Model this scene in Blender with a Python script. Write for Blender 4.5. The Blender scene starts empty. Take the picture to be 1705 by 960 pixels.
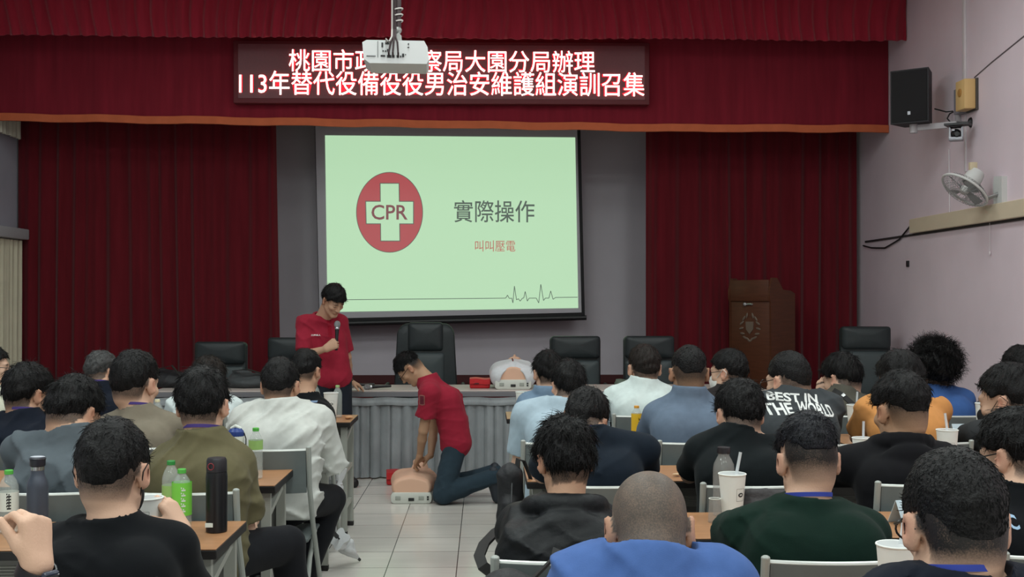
import bpy, bmesh, math, random
import numpy as np
from mathutils import Vector, Matrix, Euler
from mathutils.bvhtree import BVHTree
R = math.radians
scene = bpy.context.scene
col = scene.collection

# ---------------------------------------------------------------- camera, light, exposure
CAM_Z = 1.55
FPX = 1857.0
YAW, PITCH = R(1.40), R(0.46)
cam_d = bpy.data.cameras.new('camera')
cam_d.sensor_width = 36.0
cam_d.lens = FPX / 1705 * 36.0
cam_d.clip_start = 0.05
cam = bpy.data.objects.new('camera', cam_d)
col.objects.link(cam)
cam.location = (0, 0, CAM_Z)
cam.rotation_euler = (R(90) + PITCH, 0, -YAW)
scene.camera = cam
scene.view_settings.view_transform = 'Standard'
scene.view_settings.look = 'None'
scene.view_settings.gamma = 1.0
scene.view_settings.use_curve_mapping = False
scene.view_settings.exposure = 0.34

world = bpy.data.worlds.new('world')
scene.world = world
world.use_nodes = True
world.node_tree.nodes['Background'].inputs[0].default_value = (0.8, 0.9, 1.0, 1)
world.node_tree.nodes['Background'].inputs[1].default_value = 0.02

def area(name, loc, sx, sy, power, color=(1, 1, 1), rot=(0, 0, 0)):
    l = bpy.data.lights.new(name, 'AREA')
    l.shape = 'RECTANGLE'; l.size = sx; l.size_y = sy
    l.energy = power; l.color = color
    o = bpy.data.objects.new(name, l); col.objects.link(o)
    o.location = loc; o.rotation_euler = rot
    return o

# fluorescent fittings on the ceiling over the audience (the stage is unlit)
for lx in (-3.0, -0.4, 2.4):
    for ly in (-0.5, 2.4, 5.3, 8.0):
        area('ceiling_lamp', (lx, ly, 4.4), 0.6, 1.25, 36 if ly < 7 else 17, (0.91, 1.0, 0.97))

_M = Matrix.Rotation(-YAW, 3, 'Z') @ Matrix.Rotation(R(90) + PITCH, 3, 'X')
def W(px, py, z):
    """point seen at pixel (px, py) of the 1705x960 frame, z metres along the camera axis"""
    v = Vector(((px - 852.5) / FPX * z, -(py - 480.0) / FPX * z, -z))
    return _M @ v + Vector((0, 0, CAM_Z))

# ---------------------------------------------------------------- materials
MATS = {}
def srgb(c):
    return tuple((x / 12.92 if x <= 0.04045 else ((x + 0.055) / 1.055) ** 2.4) for x in (v / 255.0 for v in c))
def mat(name, rgb, rough=0.6, metal=0.0, spec=0.5, noise=0.0, scale=8.0, bump=0.0, bscale=60.0, sheen=0.0,
        trans=0.0, emit=None, estr=0.0, alpha=1.0, ior=1.45, linear=False, stretch=(1, 1, 1), coat=0.0):
    if name in MATS:
        return MATS[name]
    m = bpy.data.materials.new(name); m.use_nodes = True
    nt = m.node_tree; b = nt.nodes['Principled BSDF']
    c = rgb if linear else srgb(rgb)
    b.inputs['Base Color'].default_value = (*c, 1)
    b.inputs['Roughness'].default_value = rough
    b.inputs['Metallic'].default_value = metal
    b.inputs['Specular IOR Level'].default_value = spec
    b.inputs['IOR'].default_value = ior
    if sheen: b.inputs['Sheen Weight'].default_value = sheen
    if trans: b.inputs['Transmission Weight'].default_value = trans
    if coat: b.inputs['Coat Weight'].default_value = coat
    if alpha < 1: b.inputs['Alpha'].default_value = alpha
    if emit is not None:
        b.inputs['Emission Color'].default_value = (*srgb(emit), 1)
        b.inputs['Emission Strength'].default_value = estr
    tc = nt.nodes.new('ShaderNodeTexCoord')
    mp = nt.nodes.new('ShaderNodeMapping'); mp.inputs['Scale'].default_value = stretch
    nt.links.new(tc.outputs['Object'], mp.inputs['Vector'])
    if noise:
        n = nt.nodes.new('ShaderNodeTexNoise'); n.inputs['Scale'].default_value = scale; n.inputs['Detail'].default_value = 5
        nt.links.new(mp.outputs['Vector'], n.inputs['Vector'])
        rp = nt.nodes.new('ShaderNodeMapRange')
        rp.inputs['From Min'].default_value = 0.3; rp.inputs['From Max'].default_value = 0.7
        rp.inputs['To Min'].default_value = 1 - noise; rp.inputs['To Max'].default_value = 1 + noise
        nt.links.new(n.outputs['Fac'], rp.inputs['Value'])
        mx = nt.nodes.new('ShaderNodeVectorMath'); mx.operation = 'SCALE'
        mx.inputs[0].default_value = c
        nt.links.new(rp.outputs['Result'], mx.inputs['Scale'])
        nt.links.new(mx.outputs['Vector'], b.inputs['Base Color'])
    if bump:
        n2 = nt.nodes.new('ShaderNodeTexNoise'); n2.inputs['Scale'].default_value = bscale; n2.inputs['Detail'].default_value = 3
        nt.links.new(mp.outputs['Vector'], n2.inputs['Vector'])
        bp = nt.nodes.new('ShaderNodeBump'); bp.inputs['Strength'].default_value = bump; bp.inputs['Distance'].default_value = 0.01
        nt.links.new(n2.outputs['Fac'], bp.inputs['Height'])
        nt.links.new(bp.outputs['Normal'], b.inputs['Normal'])
    MATS[name] = m
    return m

# ---------------------------------------------------------------- object helpers
def tag(o, label=None, cat=None, group=None, kind=None):
    if label: o['label'] = label
    if cat: o['category'] = cat
    if group: o['group'] = group
    if kind: o['kind'] = kind
    return o
def thing(name, label, cat, loc=(0, 0, 0), rotz=0.0, group=None):
    o = bpy.data.objects.new(name, None); col.objects.link(o)
    o.location = loc; o.rotation_euler = (0, 0, rotz); o.empty_display_size = 0.1
    return tag(o, label, cat, group)
def link_mesh(name, me, mats, parent=None, loc=None, rotz=None):
    o = bpy.data.objects.new(name, me); col.objects.link(o)
    for m in (mats if isinstance(mats, (list, tuple)) else [mats]):
        me.materials.append(m)
    if parent is not None: o.parent = parent
    if loc is not None: o.location = loc
    if rotz is not None: o.rotation_euler = (0, 0, rotz)
    return o
def obj(name, bm, mats, parent=None, loc=None, rotz=None, smooth=30, bevel=0.0, bseg=2):
    if bevel:
        es = [e for e in bm.edges if len(e.link_faces) == 2 and e.calc_face_angle(0) > R(35)]
        bmesh.ops.bevel(bm, geom=es, offset=bevel, segments=bseg, profile=0.5, affect='EDGES', clamp_overlap=True)
    bmesh.ops.recalc_face_normals(bm, faces=bm.faces)
    me = bpy.data.meshes.new(name); bm.to_mesh(me); bm.free()
    o = link_mesh(name, me, mats, parent, loc, rotz)
    if smooth:
        me.polygons.foreach_set('use_smooth', [True] * len(me.polygons))
        try: me.set_sharp_from_angle(angle=R(smooth))
        except Exception: pass
    return o
def copy_tree(o, parent=None):
    c = o.copy(); col.objects.link(c)
    if parent is not None: c.parent = parent
    for ch in list(o.children): copy_tree(ch, c)
    return c
def BM(): return bmesh.new()
def box(bm, lo, hi, mi=0, M=None):
    r = bmesh.ops.create_cube(bm, size=1.0)
    vs = r['verts']
    for v in vs:
        v.co = Vector([(lo[i] + hi[i]) / 2 + v.co[i] * (hi[i] - lo[i]) for i in range(3)])
        if M is not None: v.co = M @ v.co
    for f in {f for v in vs for f in v.link_faces}: f.material_index = mi
    return vs
def frame_of(d):
    d = Vector(d).normalized()
    u = Vector((0, 0, 1)).cross(d)
    if u.length < 1e-4: u = Vector((1, 0, 0))
    u.normalize(); return u, d.cross(u)
def tube(bm, pts, r, seg=8, mi=0, cap=True, sq=None):
    """swept tube through pts; r a number or a list; sq=(w,h) for a flat or square section"""
    pts = [Vector(p) for p in pts]; n = len(pts); rings = []
    up = None
    for i, p in enumerate(pts):
        d = (pts[min(i + 1, n - 1)] - pts[max(i - 1, 0)]).normalized()
        if up is None:
            u, v = frame_of(d)
        else:
            u = (up - d * up.dot(d))
            u = u.normalized() if u.length > 1e-5 else frame_of(d)[0]
            v = d.cross(u)
        up = u
        rr = r[i] if isinstance(r, (list, tuple)) else r
        if sq: ring = [bm.verts.new(p + u * (a * sq[0] / 2) + v * (b * sq[1] / 2)) for a, b in ((-1, -1), (1, -1), (1, 1), (-1, 1))]
        else: ring = [bm.verts.new(p + u * (rr * math.cos(2 * math.pi * k / seg)) + v * (rr * math.sin(2 * math.pi * k / seg))) for k in range(seg)]
        rings.append(ring)
    m = len(rings[0])
    for a, b in zip(rings, rings[1:]):
        for k in range(m):
            f = bm.faces.new((a[k], a[(k + 1) % m], b[(k + 1) % m], b[k])); f.material_index = mi
    if cap:
        bm.faces.new(list(reversed(rings[0]))).material_index = mi
        bm.faces.new(rings[-1]).material_index = mi
    return rings
def lathe(bm, prof, seg=20, mi=0, c=(0, 0, 0), capb=True, capt=True, M=None):
    """prof: [(radius, z)]"""
    rings = []
    for r, z in prof:
        ring = []
        for k in range(seg):
            a = 2 * math.pi * k / seg
            p = Vector((c[0] + r * math.cos(a), c[1] + r * math.sin(a), c[2] + z))
            if M is not None: p = M @ p
            ring.append(bm.verts.new(p))
        rings.append(ring)
    for a, b in zip(rings, rings[1:]):
        for k in range(seg):
            bm.faces.new((a[k], a[(k + 1) % seg], b[(k + 1) % seg], b[k])).material_index = mi
    if capb: bm.faces.new(list(reversed(rings[0]))).material_index = mi
    if capt: bm.faces.new(rings[-1]).material_index = mi
def prism(bm, poly, axis, lo, hi, mi=0, M=None):
    """extrude a 2-D outline along axis ('x','y','z') from lo to hi"""
    def P(a, b, t):
        p = {'x': (t, a, b), 'y': (a, t, b), 'z': (a, b, t)}[axis]
        return M @ Vector(p) if M is not None else Vector(p)
    A = [bm.verts.new(P(a, b, lo)) for a, b in poly]; B = [bm.verts.new(P(a, b, hi)) for a, b in poly]
    n = len(poly)
    bm.faces.new(A).material_index = mi; bm.faces.new(list(reversed(B))).material_index = mi
    for k in range(n):
        bm.faces.new((A[k], B[k], B[(k + 1) % n], A[(k + 1) % n])).material_index = mi
def sphere(bm, c, r, seg=12, mi=0, M=None):
    s = bmesh.ops.create_uvsphere(bm, u_segments=seg, v_segments=max(6, seg // 2 + 2), radius=1.0)['verts']
    rr = (r, r, r) if not isinstance(r, (tuple, list)) else r
    for v in s:
        q = Vector((v.co.x * rr[0], v.co.y * rr[1], v.co.z * rr[2]))
        if M is not None: q = M @ q
        v.co = q + Vector(c)
    for f in {f for v in s for f in v.link_faces}: f.material_index = mi
def sheet(bm, f, nu, nv, thick, mi=0):
    """a two-sided cloth: f(u,v)->(point, normal); closed with a real thickness"""
    A = []; B = []
    for i in range(nu + 1):
        ra = []; rb = []
        for j in range(nv + 1):
            p, n = f(i / nu, j / nv)
            ra.append(bm.verts.new(p)); rb.append(bm.verts.new(p + n * thick))
        A.append(ra); B.append(rb)
    for i in range(nu):
        for j in range(nv):
            bm.faces.new((A[i][j], A[i + 1][j], A[i + 1][j + 1], A[i][j + 1])).material_index = mi
            bm.faces.new((B[i][j + 1], B[i + 1][j + 1], B[i + 1][j], B[i][j])).material_index = mi
    for i in range(nu):
        bm.faces.new((A[i + 1][0], A[i][0], B[i][0], B[i + 1][0])).material_index = mi
        bm.faces.new((A[i][nv], A[i + 1][nv], B[i + 1][nv], B[i][nv])).material_index = mi
    for j in range(nv):
        bm.faces.new((A[0][j], A[0][j + 1], B[0][j + 1], B[0][j])).material_index = mi
        bm.faces.new((A[nu][j + 1], A[nu][j], B[nu][j], B[nu][j + 1])).material_index = mi
def text_mesh(body, width=None, height=None, offset=0.0, extrude=0.0, align='CENTER', res=3):
    """lettering as a bmesh in the XY plane, centred on the origin, scaled to width x height"""
    c = bpy.data.curves.new('lettering', 'FONT'); c.body = body; c.align_x = align
    c.size = 1.0; c.offset = offset; c.resolution_u = res; c.extrude = extrude
    o = bpy.data.objects.new('lettering', c); col.objects.link(o)
    dg = bpy.context.evaluated_depsgraph_get(); dg.update()
    me = bpy.data.meshes.new_from_object(o.evaluated_get(dg))
    bpy.data.objects.remove(o); bpy.data.curves.remove(c)
    bm = bmesh.new(); bm.from_mesh(me); bpy.data.meshes.remove(me)
    xs = [v.co.x for v in bm.verts]; ys = [v.co.y for v in bm.verts]
    cx, cy = (min(xs) + max(xs)) / 2, (min(ys) + max(ys)) / 2
    sx = width / (max(xs) - min(xs)) if width else None
    sy = height / (max(ys) - min(ys)) if height else sx
    sx = sx or sy
    for v in bm.verts: v.co = Vector(((v.co.x - cx) * sx, (v.co.y - cy) * sy, v.co.z))
    return bm
def merge(dst, src, M=None, mi=0):
    vm = {}
    for v in src.verts: vm[v] = dst.verts.new(M @ v.co if M is not None else v.co)
    for f in src.faces:
        try: dst.faces.new([vm[v] for v in f.verts]).material_index = mi
        except ValueError: pass
    src.free()

# ---------------------------------------------------------------- figures: smooth-blended solids meshed on a grid
def vec(*a): return np.array(a, dtype=np.float64)
def smin(a, b, k):
    h = np.clip(0.5 + 0.5 * (b - a) / k, 0, 1)
    return b + (a - b) * h - k * h * (1 - h)
class Vol:
    def __init__(s, lo, hi, h):
        s.h = h; s.lo = np.array(lo, float)
        s.n = np.maximum(3, np.ceil((np.array(hi, float) - s.lo) / h).astype(int) + 1)
        s.ax = [(s.lo[i] + h * np.arange(s.n[i])).astype(np.float32) for i in range(3)]
        s.d = np.full(s.n, 0.2, np.float32)
    def sub(s, lo, hi):
        sl = []
        for i in range(3):
            a = int(np.clip(math.floor((lo[i] - s.lo[i]) / s.h), 0, s.n[i])); b = int(np.clip(math.ceil((hi[i] - s.lo[i]) / s.h) + 1, 0, s.n[i]))
            if b <= a: return None, None
            sl.append(slice(a, b))
        g = (s.ax[0][sl[0]][:, None, None], s.ax[1][sl[1]][None, :, None], s.ax[2][sl[2]][None, None, :])
        return tuple(sl), g
    def put(s, sl, f, k, op):
        cur = s.d[sl]
        if op == 'u': s.d[sl] = smin(cur, f, k)
        elif op == 's': s.d[sl] = -smin(-cur, f, k)
        elif op == 'i': s.d[sl] = np.maximum(cur, f)
    def cone(s, a, b, ra, rb, k=0.02, op='u', cut=None):
        a = np.array(a, float); b = np.array(b, float); m = max(ra, rb) + k + 3 * s.h
        sl, g = s.sub(np.minimum(a, b) - m, np.maximum(a, b) + m)
        if sl is None: return
        ba = b - a; L2 = max(float(ba @ ba), 1e-9)
        px, py, pz = g[0] - a[0], g[1] - a[1], g[2] - a[2]
        t = np.clip((px * ba[0] + py * ba[1] + pz * ba[2]) / L2, 0, 1)
        f = np.sqrt((px - t * ba[0]) ** 2 + (py - t * ba[1]) ** 2 + (pz - t * ba[2]) ** 2) - (ra + t * (rb - ra))
        if cut is not None:      # flat end: (point, outward direction)
            q, n = cut
            f = np.maximum(f, (g[0] - q[0]) * n[0] + (g[1] - q[1]) * n[1] + (g[2] - q[2]) * n[2])
        s.put(sl, f.astype(np.float32), k, op)
    def ell(s, c, r, k=0.02, Rm=None, op='u'):
        c = np.array(c, float); r = np.array(r, float); m = r.max() + k + 3 * s.h
        sl, g = s.sub(c - m, c + m)
        if sl is None: return
        p = [g[i] - c[i] for i in range(3)]
        if Rm is not None:
            p = [p[0] * Rm[0][i] + p[1] * Rm[1][i] + p[2] * Rm[2][i] for i in range(3)]
        k0 = np.sqrt((p[0] / r[0]) ** 2 + (p[1] / r[1]) ** 2 + (p[2] / r[2]) ** 2)
        k1 = np.sqrt((p[0] / r[0] ** 2) ** 2 + (p[1] / r[1] ** 2) ** 2 + (p[2] / r[2] ** 2) ** 2) + 1e-6
        s.put(sl, (k0 * (k0 - 1) / k1).astype(np.float32), k, op)
    def plane(s, q, n):          # keep the side away from n
        s.d = np.maximum(s.d, ((s.ax[0] - q[0]) * n[0])[:, None, None] + ((s.ax[1] - q[1]) * n[1])[None, :, None] + ((s.ax[2] - q[2]) * n[2])[None, None, :]).astype(np.float32)
    def grid(s):
        return s.ax[0][:, None, None], s.ax[1][None, :, None], s.ax[2][None, None, :]
    def nets(s):
        """surface nets -> verts (n,3), quads (m,4)"""
        d = s.d; ins = d < 0
        c = np.zeros(np.array(d.shape) - 1, np.int8)
        for i in (0, 1):
            for j in (0, 1):
                for k in (0, 1):
                    c += ins[i:d.shape[0] - 1 + i, j:d.shape[1] - 1 + j, k:d.shape[2] - 1 + k]
        act = (c > 0) & (c < 8)
        idx = np.argwhere(act)
        vid = np.full(act.shape, -1, np.int32); vid[act] = np.arange(len(idx))
        off = np.array([(i, j, k) for i in (0, 1) for j in (0, 1) for k in (0, 1)])
        cv = np.stack([d[idx[:, 0] + o[0], idx[:, 1] + o[1], idx[:, 2] + o[2]] for o in off], 1)
        P = np.zeros((len(idx), 3)); N = np.zeros(len(idx))
        for a in range(8):
            for b in range(a + 1, 8):
                if np.abs(off[a] - off[b]).sum() != 1: continue
                va, vb = cv[:, a], cv[:, b]; x = (va < 0) != (vb < 0)
                t = np.where(x, va / np.where(x, va - vb, 1), 0)
                P += np.where(x[:, None], off[a] + t[:, None] * (off[b] - off[a]), 0); N += x
        V = s.lo + s.h * (idx + P / N[:, None])
        quads = []
        for ax in range(3):
            u, w = [i for i in range(3) if i != ax]
            sl0 = [slice(None)] * 3; sl1 = [slice(None)] * 3
            sl0[ax] = slice(0, -1); sl1[ax] = slice(1, None)
            for q in (sl0, sl1): q[u] = slice(1, -1); q[w] = slice(1, -1)
            A, B = ins[tuple(sl0)], ins[tuple(sl1)]
            e = np.argwhere(A != B)
            if not len(e): continue
            fl = A[e[:, 0], e[:, 1], e[:, 2]]
            e = e.copy(); e[:, u] += 1; e[:, w] += 1
            def cell(du, dw):
                q = e.copy(); q[:, u] -= du; q[:, w] -= dw
                return vid[q[:, 0], q[:, 1], q[:, 2]]
            Q = np.stack([cell(1, 1), cell(0, 1), cell(0, 0), cell(1, 0)], 1)
            if ax == 1: fl = ~fl
            Q[~fl] = Q[~fl][:, ::-1]
            quads.append(Q)
        Q = np.concatenate(quads) if quads else np.zeros((0, 4), int)
        return V, Q[(Q >= 0).all(1)]
def np_mesh(name, V, F, mats, parent=None, loc=None, rotz=None, smooth=True, fmat=None):
    me = bpy.data.meshes.new(name)
    V = np.asarray(V, np.float32); F = np.asarray(F, np.int32); k = F.shape[1]
    me.vertices.add(len(V)); me.vertices.foreach_set('co', V.ravel())
    me.loops.add(F.size); me.loops.foreach_set('vertex_index', F.ravel())
    me.polygons.add(len(F)); me.polygons.foreach_set('loop_start', np.arange(0, F.size, k, dtype=np.int32))
    me.polygons.foreach_set('loop_total', np.full(len(F), k, np.int32))
    me.polygons.foreach_set('use_smooth', np.full(len(F), smooth))
    if fmat is not None: me.polygons.foreach_set('material_index', np.asarray(fmat, np.int32))
    me.update(calc_edges=True); me.validate()
    return link_mesh(name, me, mats, parent, loc, rotz)
def relax(V, F, it=2, f=0.5):
    """a few Laplacian steps"""
    e = np.concatenate([F[:, [i, (i + 1) % F.shape[1]]] for i in range(F.shape[1])])
    for _ in range(it):
        S = np.zeros_like(V); C = np.zeros(len(V))
        for c in range(3):
            S[:, c] = np.bincount(e[:, 0], V[e[:, 1], c], len(V)) + np.bincount(e[:, 1], V[e[:, 0], c], len(V))
        C = np.bincount(e[:, 0], minlength=len(V)) + np.bincount(e[:, 1], minlength=len(V))
        V = V + f * (S / np.maximum(C, 1)[:, None] - V)
    return V
def waves(g, seed, freqs, amps):
    """smooth pseudo-random field from warped sines"""
    rs = np.random.RandomState(seed); out = 0
    for fq, am in zip(freqs, amps):
        k = rs.normal(size=3); k /= np.linalg.norm(k); k2 = rs.normal(size=3); k2 /= np.linalg.norm(k2)
        ph = rs.rand(2) * 6.28
        w = np.sin((g[0] * k2[0] + g[1] * k2[1] + g[2] * k2[2]) * fq * 0.7 + ph[1])
        out = out + am * np.sin((g[0] * k[0] + g[1] * k[1] + g[2] * k[2]) * fq + 1.6 * w + ph[0])
    return out

def creases(g, seed, amp):
    rs = np.random.RandomState(seed + 900); out = 0
    mask = np.clip(0.55 + waves(g, seed + 50, (6, 9), (0.45, 0.35)), 0.1, 1.2)
    for i in range(6):
        sx = rs.choice((-1, 1)); k = np.array((sx * rs.uniform(0.15, 0.9), rs.uniform(-0.3, 0.3), rs.uniform(0.6, 1.0))); k /= np.linalg.norm(k)
        fq = rs.uniform(20, 52); ph = rs.rand() * 6.28
        w = waves(g, seed + 60 + i, (7, 12), (0.9, 0.5))
        v = np.sin((g[0] * k[0] + g[1] * k[1] + g[2] * k[2]) * fq + ph + 1.5 * w)
        m = np.clip(waves(g, seed + 80 + i, (8, 13), (0.7, 0.6)), 0, 1)
        out = out - (1 - np.abs(v)) ** 2.2 * m * (30 / fq) ** 0.6
    return out * amp * mask * 1.7 + waves(g, seed, (11, 17), (amp * 0.5, amp * 0.4))

def rot(yaw=0, nod=0, roll=0):
    """head turn: yaw to the person's left +, nod forward +, roll towards the right shoulder +"""
    return np.array(Matrix.Rotation(R(yaw), 3, 'Z') @ Matrix.Rotation(R(-nod), 3, 'X') @ Matrix.Rotation(R(roll), 3, 'Y'))

def head_solid(V, hc, Rm, s, face=True):
    T = lambda *p: hc + s * (Rm @ np.array(p, float))
    E = lambda c, r, k=0.02, op='u', Q=None: V.ell(T(*c), np.array(r) * s, k * s, Rm if Q is None else Rm @ Q, op)
    C = lambda a, b, ra, rb, k=0.02, op='u': V.cone(T(*a), T(*b), ra * s, rb * s, k * s, op)
    E((0, -0.010, 0.034), (0.075, 0.094, 0.081)); E((0, -0.04, -0.01), (0.062, 0.058, 0.07), 0.03)
    E((0, 0.034, -0.035), (0.060, 0.060, 0.080), 0.03)
    for x in (-1, 1):
        C((x * 0.054, 0.008, -0.055), (x * 0.018, 0.074, -0.103), 0.015, 0.013, 0.025)
        E((x * 0.044, 0.066, -0.022), (0.019, 0.018, 0.016), 0.02)
        Q = np.array(Matrix.Rotation(x * R(-34), 3, 'Z') @ Matrix.Rotation(R(10), 3, 'X') @ Matrix.Rotation(x * R(8), 3, 'Y'))
        E((x * 0.085, -0.010, -0.008), (0.0085, 0.021, 0.033), 0.008, 'u', Q)
        E((x * 0.078, -0.002, -0.028), (0.009, 0.010, 0.014), 0.008)
        E((x * 0.096, -0.003, -0.004), (0.0065, 0.011, 0.020), 0.005, 's', Q)
    E((0, 0.074, -0.104), (0.022, 0.017, 0.016), 0.02)
    if face:
        C((-0.036, 0.080, 0.022), (0.036, 0.080, 0.022), 0.011, 0.011, 0.02)
        for x in (-1, 1):
            E((x * 0.032, 0.101, 0.002), (0.017, 0.014, 0.010), 0.012, 's')
            E((x * 0.032, 0.079, 0.001), (0.014, 0.012, 0.0105), 0.003)
        C((0, 0.088, 0.012), (0, 0.109, -0.032), 0.0065, 0.0115, 0.012)
        for x in (-1, 1): E((x * 0.012, 0.098, -0.036), (0.008, 0.009, 0.007), 0.006)
        E((0, 0.090, -0.061), (0.024, 0.010, 0.0055), 0.006); E((0, 0.088, -0.071), (0.020, 0.010, 0.006), 0.006)
        E((0, 0.101, -0.0655), (0.021, 0.006, 0.0014), 0.003, 's')
HAIRLINE_Y = [-0.16, -0.05, -0.034, -0.022, -0.004, 0.016, 0.030, 0.050, 0.066, 0.080, 0.14]
def hairline(y, nape, front, ear=0.022, burn=0.0):
    z = [nape, nape, nape + 0.012, ear - 0.012, ear, ear - 0.004 + burn, 0.022 + burn, 0.045, front - 0.004, front, front]
    return np.interp(y, HAIRLINE_Y, z)
def hand_solid(V, w, d, n, sgn, curl=(0.35, 0.5, 0.35), spread=0.05, s=1.0, thumb=0.5, tcurl=0.4):
    """w wrist, d towards the fingertips, n out of the back of the hand, sgn +1 for the right hand"""
    d = d / np.linalg.norm(d); n = n - d * (n @ d); n = n / np.linalg.norm(n); t = np.cross(n, d) * sgn
    lat = [0.030, 0.010, -0.010, -0.028]; ln = [0.070, 0.078, 0.072, 0.057]
    curls = curl if isinstance(curl[0], (tuple, list)) else [curl] * 4
    for i in range(4):
        kn = w + s * (d * (0.092 - 0.006 * abs(i - 1)) + t * lat[i] + n * (0.004 - 0.003 * abs(i - 1.3)))
        V.cone(w + t * lat[i] * 0.5 * s, kn, 0.017 * s, 0.0115 * s, 0.014 * s)
        p = kn; ang = 0; dd = d + t * spread * (1.2 - i)
        dd = dd / np.linalg.norm(dd)
        for j, (fr, r0, r1) in enumerate(((0.45, 0.0100, 0.0088), (0.30, 0.0088, 0.0080), (0.25, 0.0080, 0.0066))):
            ang += curls[i][j]
            q = p + s * ln[i] * fr * (dd * math.cos(ang) - n * math.sin(ang))
            V.cone(p, q, r0 * s, r1 * s, 0.003)
            p = q
    V.cone(w + s * (d * 0.012 + t * 0.018), w + s * (d * 0.045 + t * 0.034 - n * 0.012), 0.016 * s, 0.014 * s, 0.012)
    a = w + s * (d * 0.040 + t * 0.034 - n * 0.012)
    v1 = d * (1 - thumb * 0.5) + t * thumb - n * 0.35; v1 = v1 / np.linalg.norm(v1)
    b = a + v1 * 0.036 * s
    v2 = v1 * math.cos(tcurl) - (t * 0.9 + n * 0.4) / np.linalg.norm(t * 0.9 + n * 0.4) * math.sin(tcurl)
    c = b + v2 / np.linalg.norm(v2) * 0.030 * s
    V.cone(a, b, 0.0125 * s, 0.0105 * s, 0.006); V.cone(b, c, 0.0105 * s, 0.008 * s, 0.003)

# skin, hair and cloth colours
def skin_mat(name, rgb, stub):
    if name in MATS: return MATS[name]
    m = mat(name, rgb, 0.52, spec=0.35, bump=0.12, bscale=220)
    nt = m.node_tree; b = nt.nodes['Principled BSDF']
    a = nt.nodes.new('ShaderNodeAttribute'); a.attribute_name = 'stubble'
    l = nt.nodes.new('ShaderNodeAttribute'); l.attribute_name = 'flush'
    tc = nt.nodes.new('ShaderNodeTexCoord')
    n = nt.nodes.new('ShaderNodeTexNoise'); n.inputs['Scale'].default_value = 300; n.inputs['Detail'].default_value = 2
    nt.links.new(tc.outputs['Object'], n.inputs['Vector'])
    n3 = nt.nodes.new('ShaderNodeTexNoise'); n3.inputs['Scale'].default_value = 28; n3.inputs['Detail'].default_value = 3
    nt.links.new(tc.outputs['Object'], n3.inputs['Vector'])
    ma = nt.nodes.new('ShaderNodeMath'); ma.operation = 'MULTIPLY_ADD'; ma.inputs[1].default_value = 0.35; ma.inputs[2].default_value = 0.6
    nt.links.new(n.outputs['Fac'], ma.inputs[0])
    mb = nt.nodes.new('ShaderNodeMath'); mb.operation = 'MULTIPLY_ADD'; mb.inputs[1].default_value = 0.22; mb.inputs[2].default_value = 0.74
    nt.links.new(n3.outputs['Fac'], mb.inputs[0])
    mu0 = nt.nodes.new('ShaderNodeMath'); mu0.operation = 'MULTIPLY'
    nt.links.new(ma.outputs[0], mu0.inputs[0]); nt.links.new(mb.outputs[0], mu0.inputs[1])
    mu = nt.nodes.new('ShaderNodeMath'); mu.operation = 'MULTIPLY'; mu.use_clamp = True
    ms = nt.nodes.new('ShaderNodeMath'); ms.operation = 'MULTIPLY'; ms.inputs[1].default_value = 1.55
    nt.links.new(a.outputs['Fac'], ms.inputs[0])
    nt.links.new(mu0.outputs[0], mu.inputs[0]); nt.links.new(ms.outputs[0], mu.inputs[1])
    mx0 = nt.nodes.new('ShaderNodeMix'); mx0.data_type = 'RGBA'
    mx0.inputs[6].default_value = (*srgb(rgb), 1); mx0.inputs[7].default_value = (*srgb((rgb[0] * 0.86, rgb[1] * 0.55, rgb[2] * 0.5)), 1)
    nt.links.new(l.outputs['Fac'], mx0.inputs[0])
    mx = nt.nodes.new('ShaderNodeMix'); mx.data_type = 'RGBA'
    nt.links.new(mx0.outputs[2], mx.inputs[6]); mx.inputs[7].default_value = (*srgb(stub), 1)
    nt.links.new(mu.outputs[0], mx.inputs[0]); nt.links.new(mx.outputs[2], b.inputs['Base Color'])
    b.inputs['Subsurface Weight'].default_value = 0.0
    return m
SKIN = {'fair': skin_mat('skin_fair', (208, 170, 146), (34, 31, 30)),
        'tan': skin_mat('skin_tan', (176, 138, 110), (30, 27, 26)),
        'mid': skin_mat('skin_mid', (192, 152, 126), (32, 29, 28)),
        'buzz': skin_mat('skin_buzz', (198, 160, 134), (84, 76, 70))}
HAIR = {'black': mat('hair_black', (15, 14, 15), 0.55, spec=0.28, noise=0.3, scale=40, bump=0.5, bscale=160),
        'brown': mat('hair_brown', (32, 26, 23), 0.55, spec=0.28, noise=0.3, scale=40, bump=0.5, bscale=160),
        'blue': mat('hair_blue_black', (18, 19, 26), 0.5, spec=0.32, noise=0.3, scale=40, bump=0.5, bscale=160),
        'grey': mat('hair_grey', (62, 62, 62), 0.55, spec=0.4, noise=0.5, scale=50, bump=0.5, bscale=160)}
def cloth(name, rgb, rough=0.85, **k):
    return mat('cloth_' + name, rgb, rough, spec=0.12, noise=0.06, scale=30, bump=0.10, bscale=420, sheen=0.04, **k)
LANYARD = mat('lanyard_purple', (74, 58, 130), 0.7)
LANYARD_B = mat('lanyard_blue', (52, 70, 165), 0.7)
FRAME_M = mat('glasses_black', (20, 20, 22), 0.35)

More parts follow.
